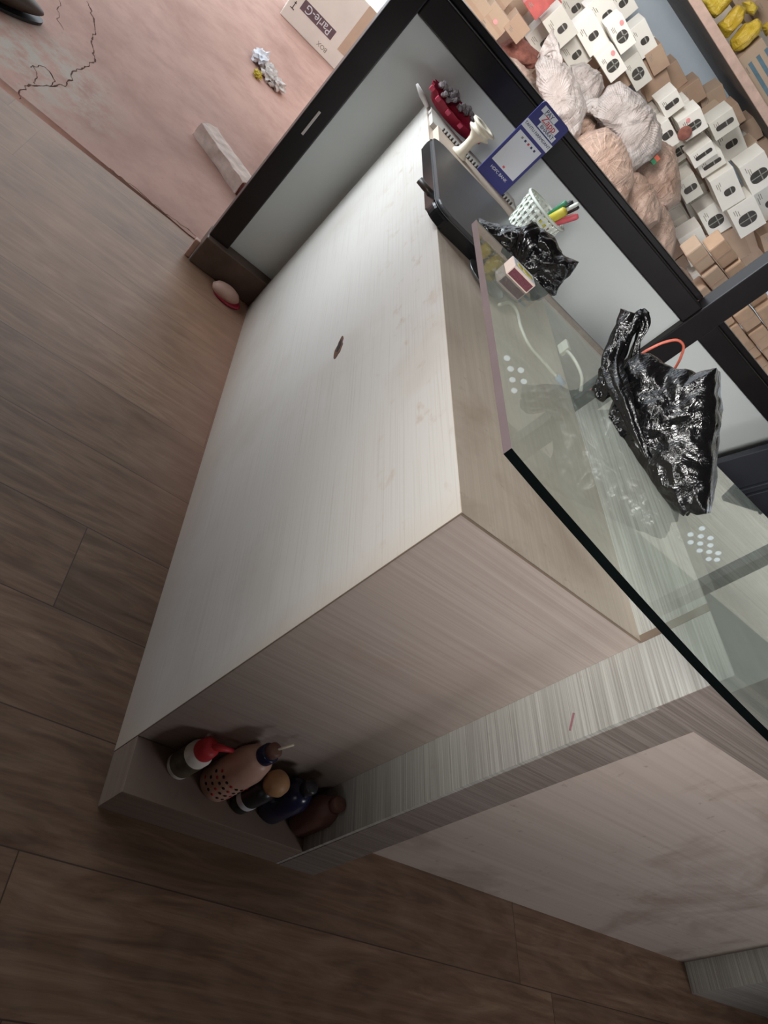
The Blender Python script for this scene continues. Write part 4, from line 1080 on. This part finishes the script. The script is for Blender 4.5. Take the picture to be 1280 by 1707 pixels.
pillow([(1196, 40), (1228, 8), (1244, 14), (1240, 30), (1214, 62), (1206, 62)], 3.68, .06, 'yellow packet in the middle of the shelf', 32)
pillow([(1216, 68), (1240, 40), (1262, 30), (1270, 42), (1262, 60), (1236, 84), (1222, 86)], 3.66, .06, 'yellow packet lowest on the shelf, with a small red mark', 33)
pillow([(1238, 4), (1252, 2), (1264, 12), (1256, 26), (1244, 22)], 3.80, .05, 'yellow packet half hidden behind the shelf middle ones', 34)
pillow([(1270, 44), (1284, 34), (1290, 50), (1278, 60)], 3.85, .04, 'yellow packet peeking in at the right photo border', 35)
cs = carton_face('carton', 1268, 128, 80, 60, 3.62, 'tan carton with blue stripes standing on the shelf', 'cartons on the wall shelf', 'carton_tan', None, None, roll=0, depth=.2)
c0 = at(1268, 128, 'y', 3.62)
st_ = MB().mat('bluestripe')
for k in range(4):
    st_.box(c0.x - .10, c0.x + .14, c0.y - .002, c0.y + .08, c0.z - .06 + k * .042, c0.z - .042 + k * .042)
st_.build('blue_stripes', cs)
carton_face('carton', 1252, -2, 60, 50, 3.98, 'plain pale carton at the back of the shelf behind the yellow packets', 'cartons on the wall shelf', 'carton_tan', None, None, roll=0)
carton_face('carton', 1284, 10, 40, 60, 3.92, 'plain brown carton at the right back of the shelf', 'cartons on the wall shelf', 'carton_brown', None, None, roll=0)

# brown packets stacked behind the right bay
GP = 'brown paper packets stacked behind the right bay'
cols = 7
NTH = ('nearest the post', 'second from the post', 'third from the post', 'fourth from the post', 'fifth from the post', 'sixth from the post', 'seventh from the post')
NTR = ('lowest row', 'second row', 'third row', 'fourth row', 'fifth row', 'sixth row', 'seventh row', 'eighth row', 'topmost row')
idx = 0
for r_ in range(8):
    for q_ in range(cols):
        X_ = 1.62 + q_ * .142 + (r_ % 2) * .05 + random.uniform(-.006, .006); Z_ = .49 + r_ * .085
        sw = random.uniform(.128, .140); C = Vector((X_, 2.62 + random.uniform(0, .03), Z_))
        s2 = pj(C)
        if s2.x > 1330 or s2.y > 720 or s2.x < 1150: continue
        o = thing('paper_packet', (C.x, C.y, C.z - .04), 'brown paper packet in the right bay, %s, %s from below' % (NTH[q_], NTR[r_]), 'packet', GP)
        mxp = Matrix.Translation(C) @ Matrix.Rotation(random.uniform(-.05, .05), 4, 'Y')
        MB().mat('packet' if random.random() < .75 else 'carton_tan').box(-sw / 2, sw / 2, -.05, .06, -.040, .040, .008, mxp).build('packet_body', o)
        MB().mat('carton_brown').box(-.004, .004, -.0512, -.05, -.036, .036, 0, mxp).build('seam', o)
        idx += 1
struct('trim_ledge', MB().mat('pinkedge').box(1.35, 3.2, 2.5, 2.79, .003, .447))

# ribbed dark panel leaning behind the cabinet
rb = thing('ribbed_panel', (1.7, 1.40, 0), 'dark grey ribbed panel leaning sideways against the grey boards behind the glass', 'panel')
dl = (Vector((1.616, 0, .864)) - Vector((1.546, 0, .694))).normalized(); dw = Vector((dl.z, 0, -dl.x))
Wr, Lr = .50, 1.05
o0 = Vector((1.546, 1.385, .694)) - dl * .55
mxr = frame_mx(o0, dw, dl)
lowz = (o0 + dw * Wr).z
mxr = Matrix.Translation((0, 0, 0)) @ mxr
pl = MB().mat('ribbed').box(0, Wr, 0, Lr, -.012, .012, .003, mxr); pl.build('sheet', rb)
for k, xx in enumerate((.16, .20, .34, .38)):
    MB().mat('ribbed').box(xx, xx + .012, .0, Lr, .012, .024, .003, mxr).build('rib', rb)
    MB().mat('ribbed').box(xx, xx + .012, .0, Lr, -.024, -.012, .003, mxr).build('rib', rb)
# big brown cartons standing behind the white heap
def ridge(X_):   # top of the brown ridge along the wall
    P = [(1074, 40), (1091, 72), (1121, 90), (1145, 131), (1184, 146), (1209, 163), (1227, 178), (1270, 239), (1330, 330)]
    Q = [at(x, y, 'y', 4.03) for x, y in P]
    for a_, b_ in zip(Q, Q[1:]):
        if a_.x <= X_ <= b_.x: return a_.z + (b_.z - a_.z) * (X_ - a_.x) / (b_.x - a_.x)
    return Q[0].z if X_ < Q[0].x else Q[-1].z
WORDS = ('lowest row', 'second row', 'third row', 'fourth row', 'fifth row', 'sixth row')
ORD = ('first', 'second', 'third', 'fourth', 'fifth', 'sixth', 'seventh', 'eighth')
for q_ in range(8):
    X0 = .86 + q_ * .262
    top = min(ridge(X0), ridge(X0 + .25)) - .13
    nrow = int((top - .80) / .19)
    for r_ in range(max(nrow, 0)):
        zz = .8005 + r_ * .19
        o = thing('carton', (X0 + .125, 4.05, zz), 'brown backing carton against the blue wall, %s from the pillar, %s' % (ORD[q_], WORDS[min(r_, 5)]), 'carton', 'brown cartons lining the wall behind the heap')
        MB().mat('carton_brown').box(X0, X0 + .255, 4.03, 4.28, zz, zz + .187, .003).build('box_body', o)
        MB().mat('carton_side').box(X0 + .11, X0 + .145, 4.0292, 4.03, zz, zz + .187).build('seal_tape', o)
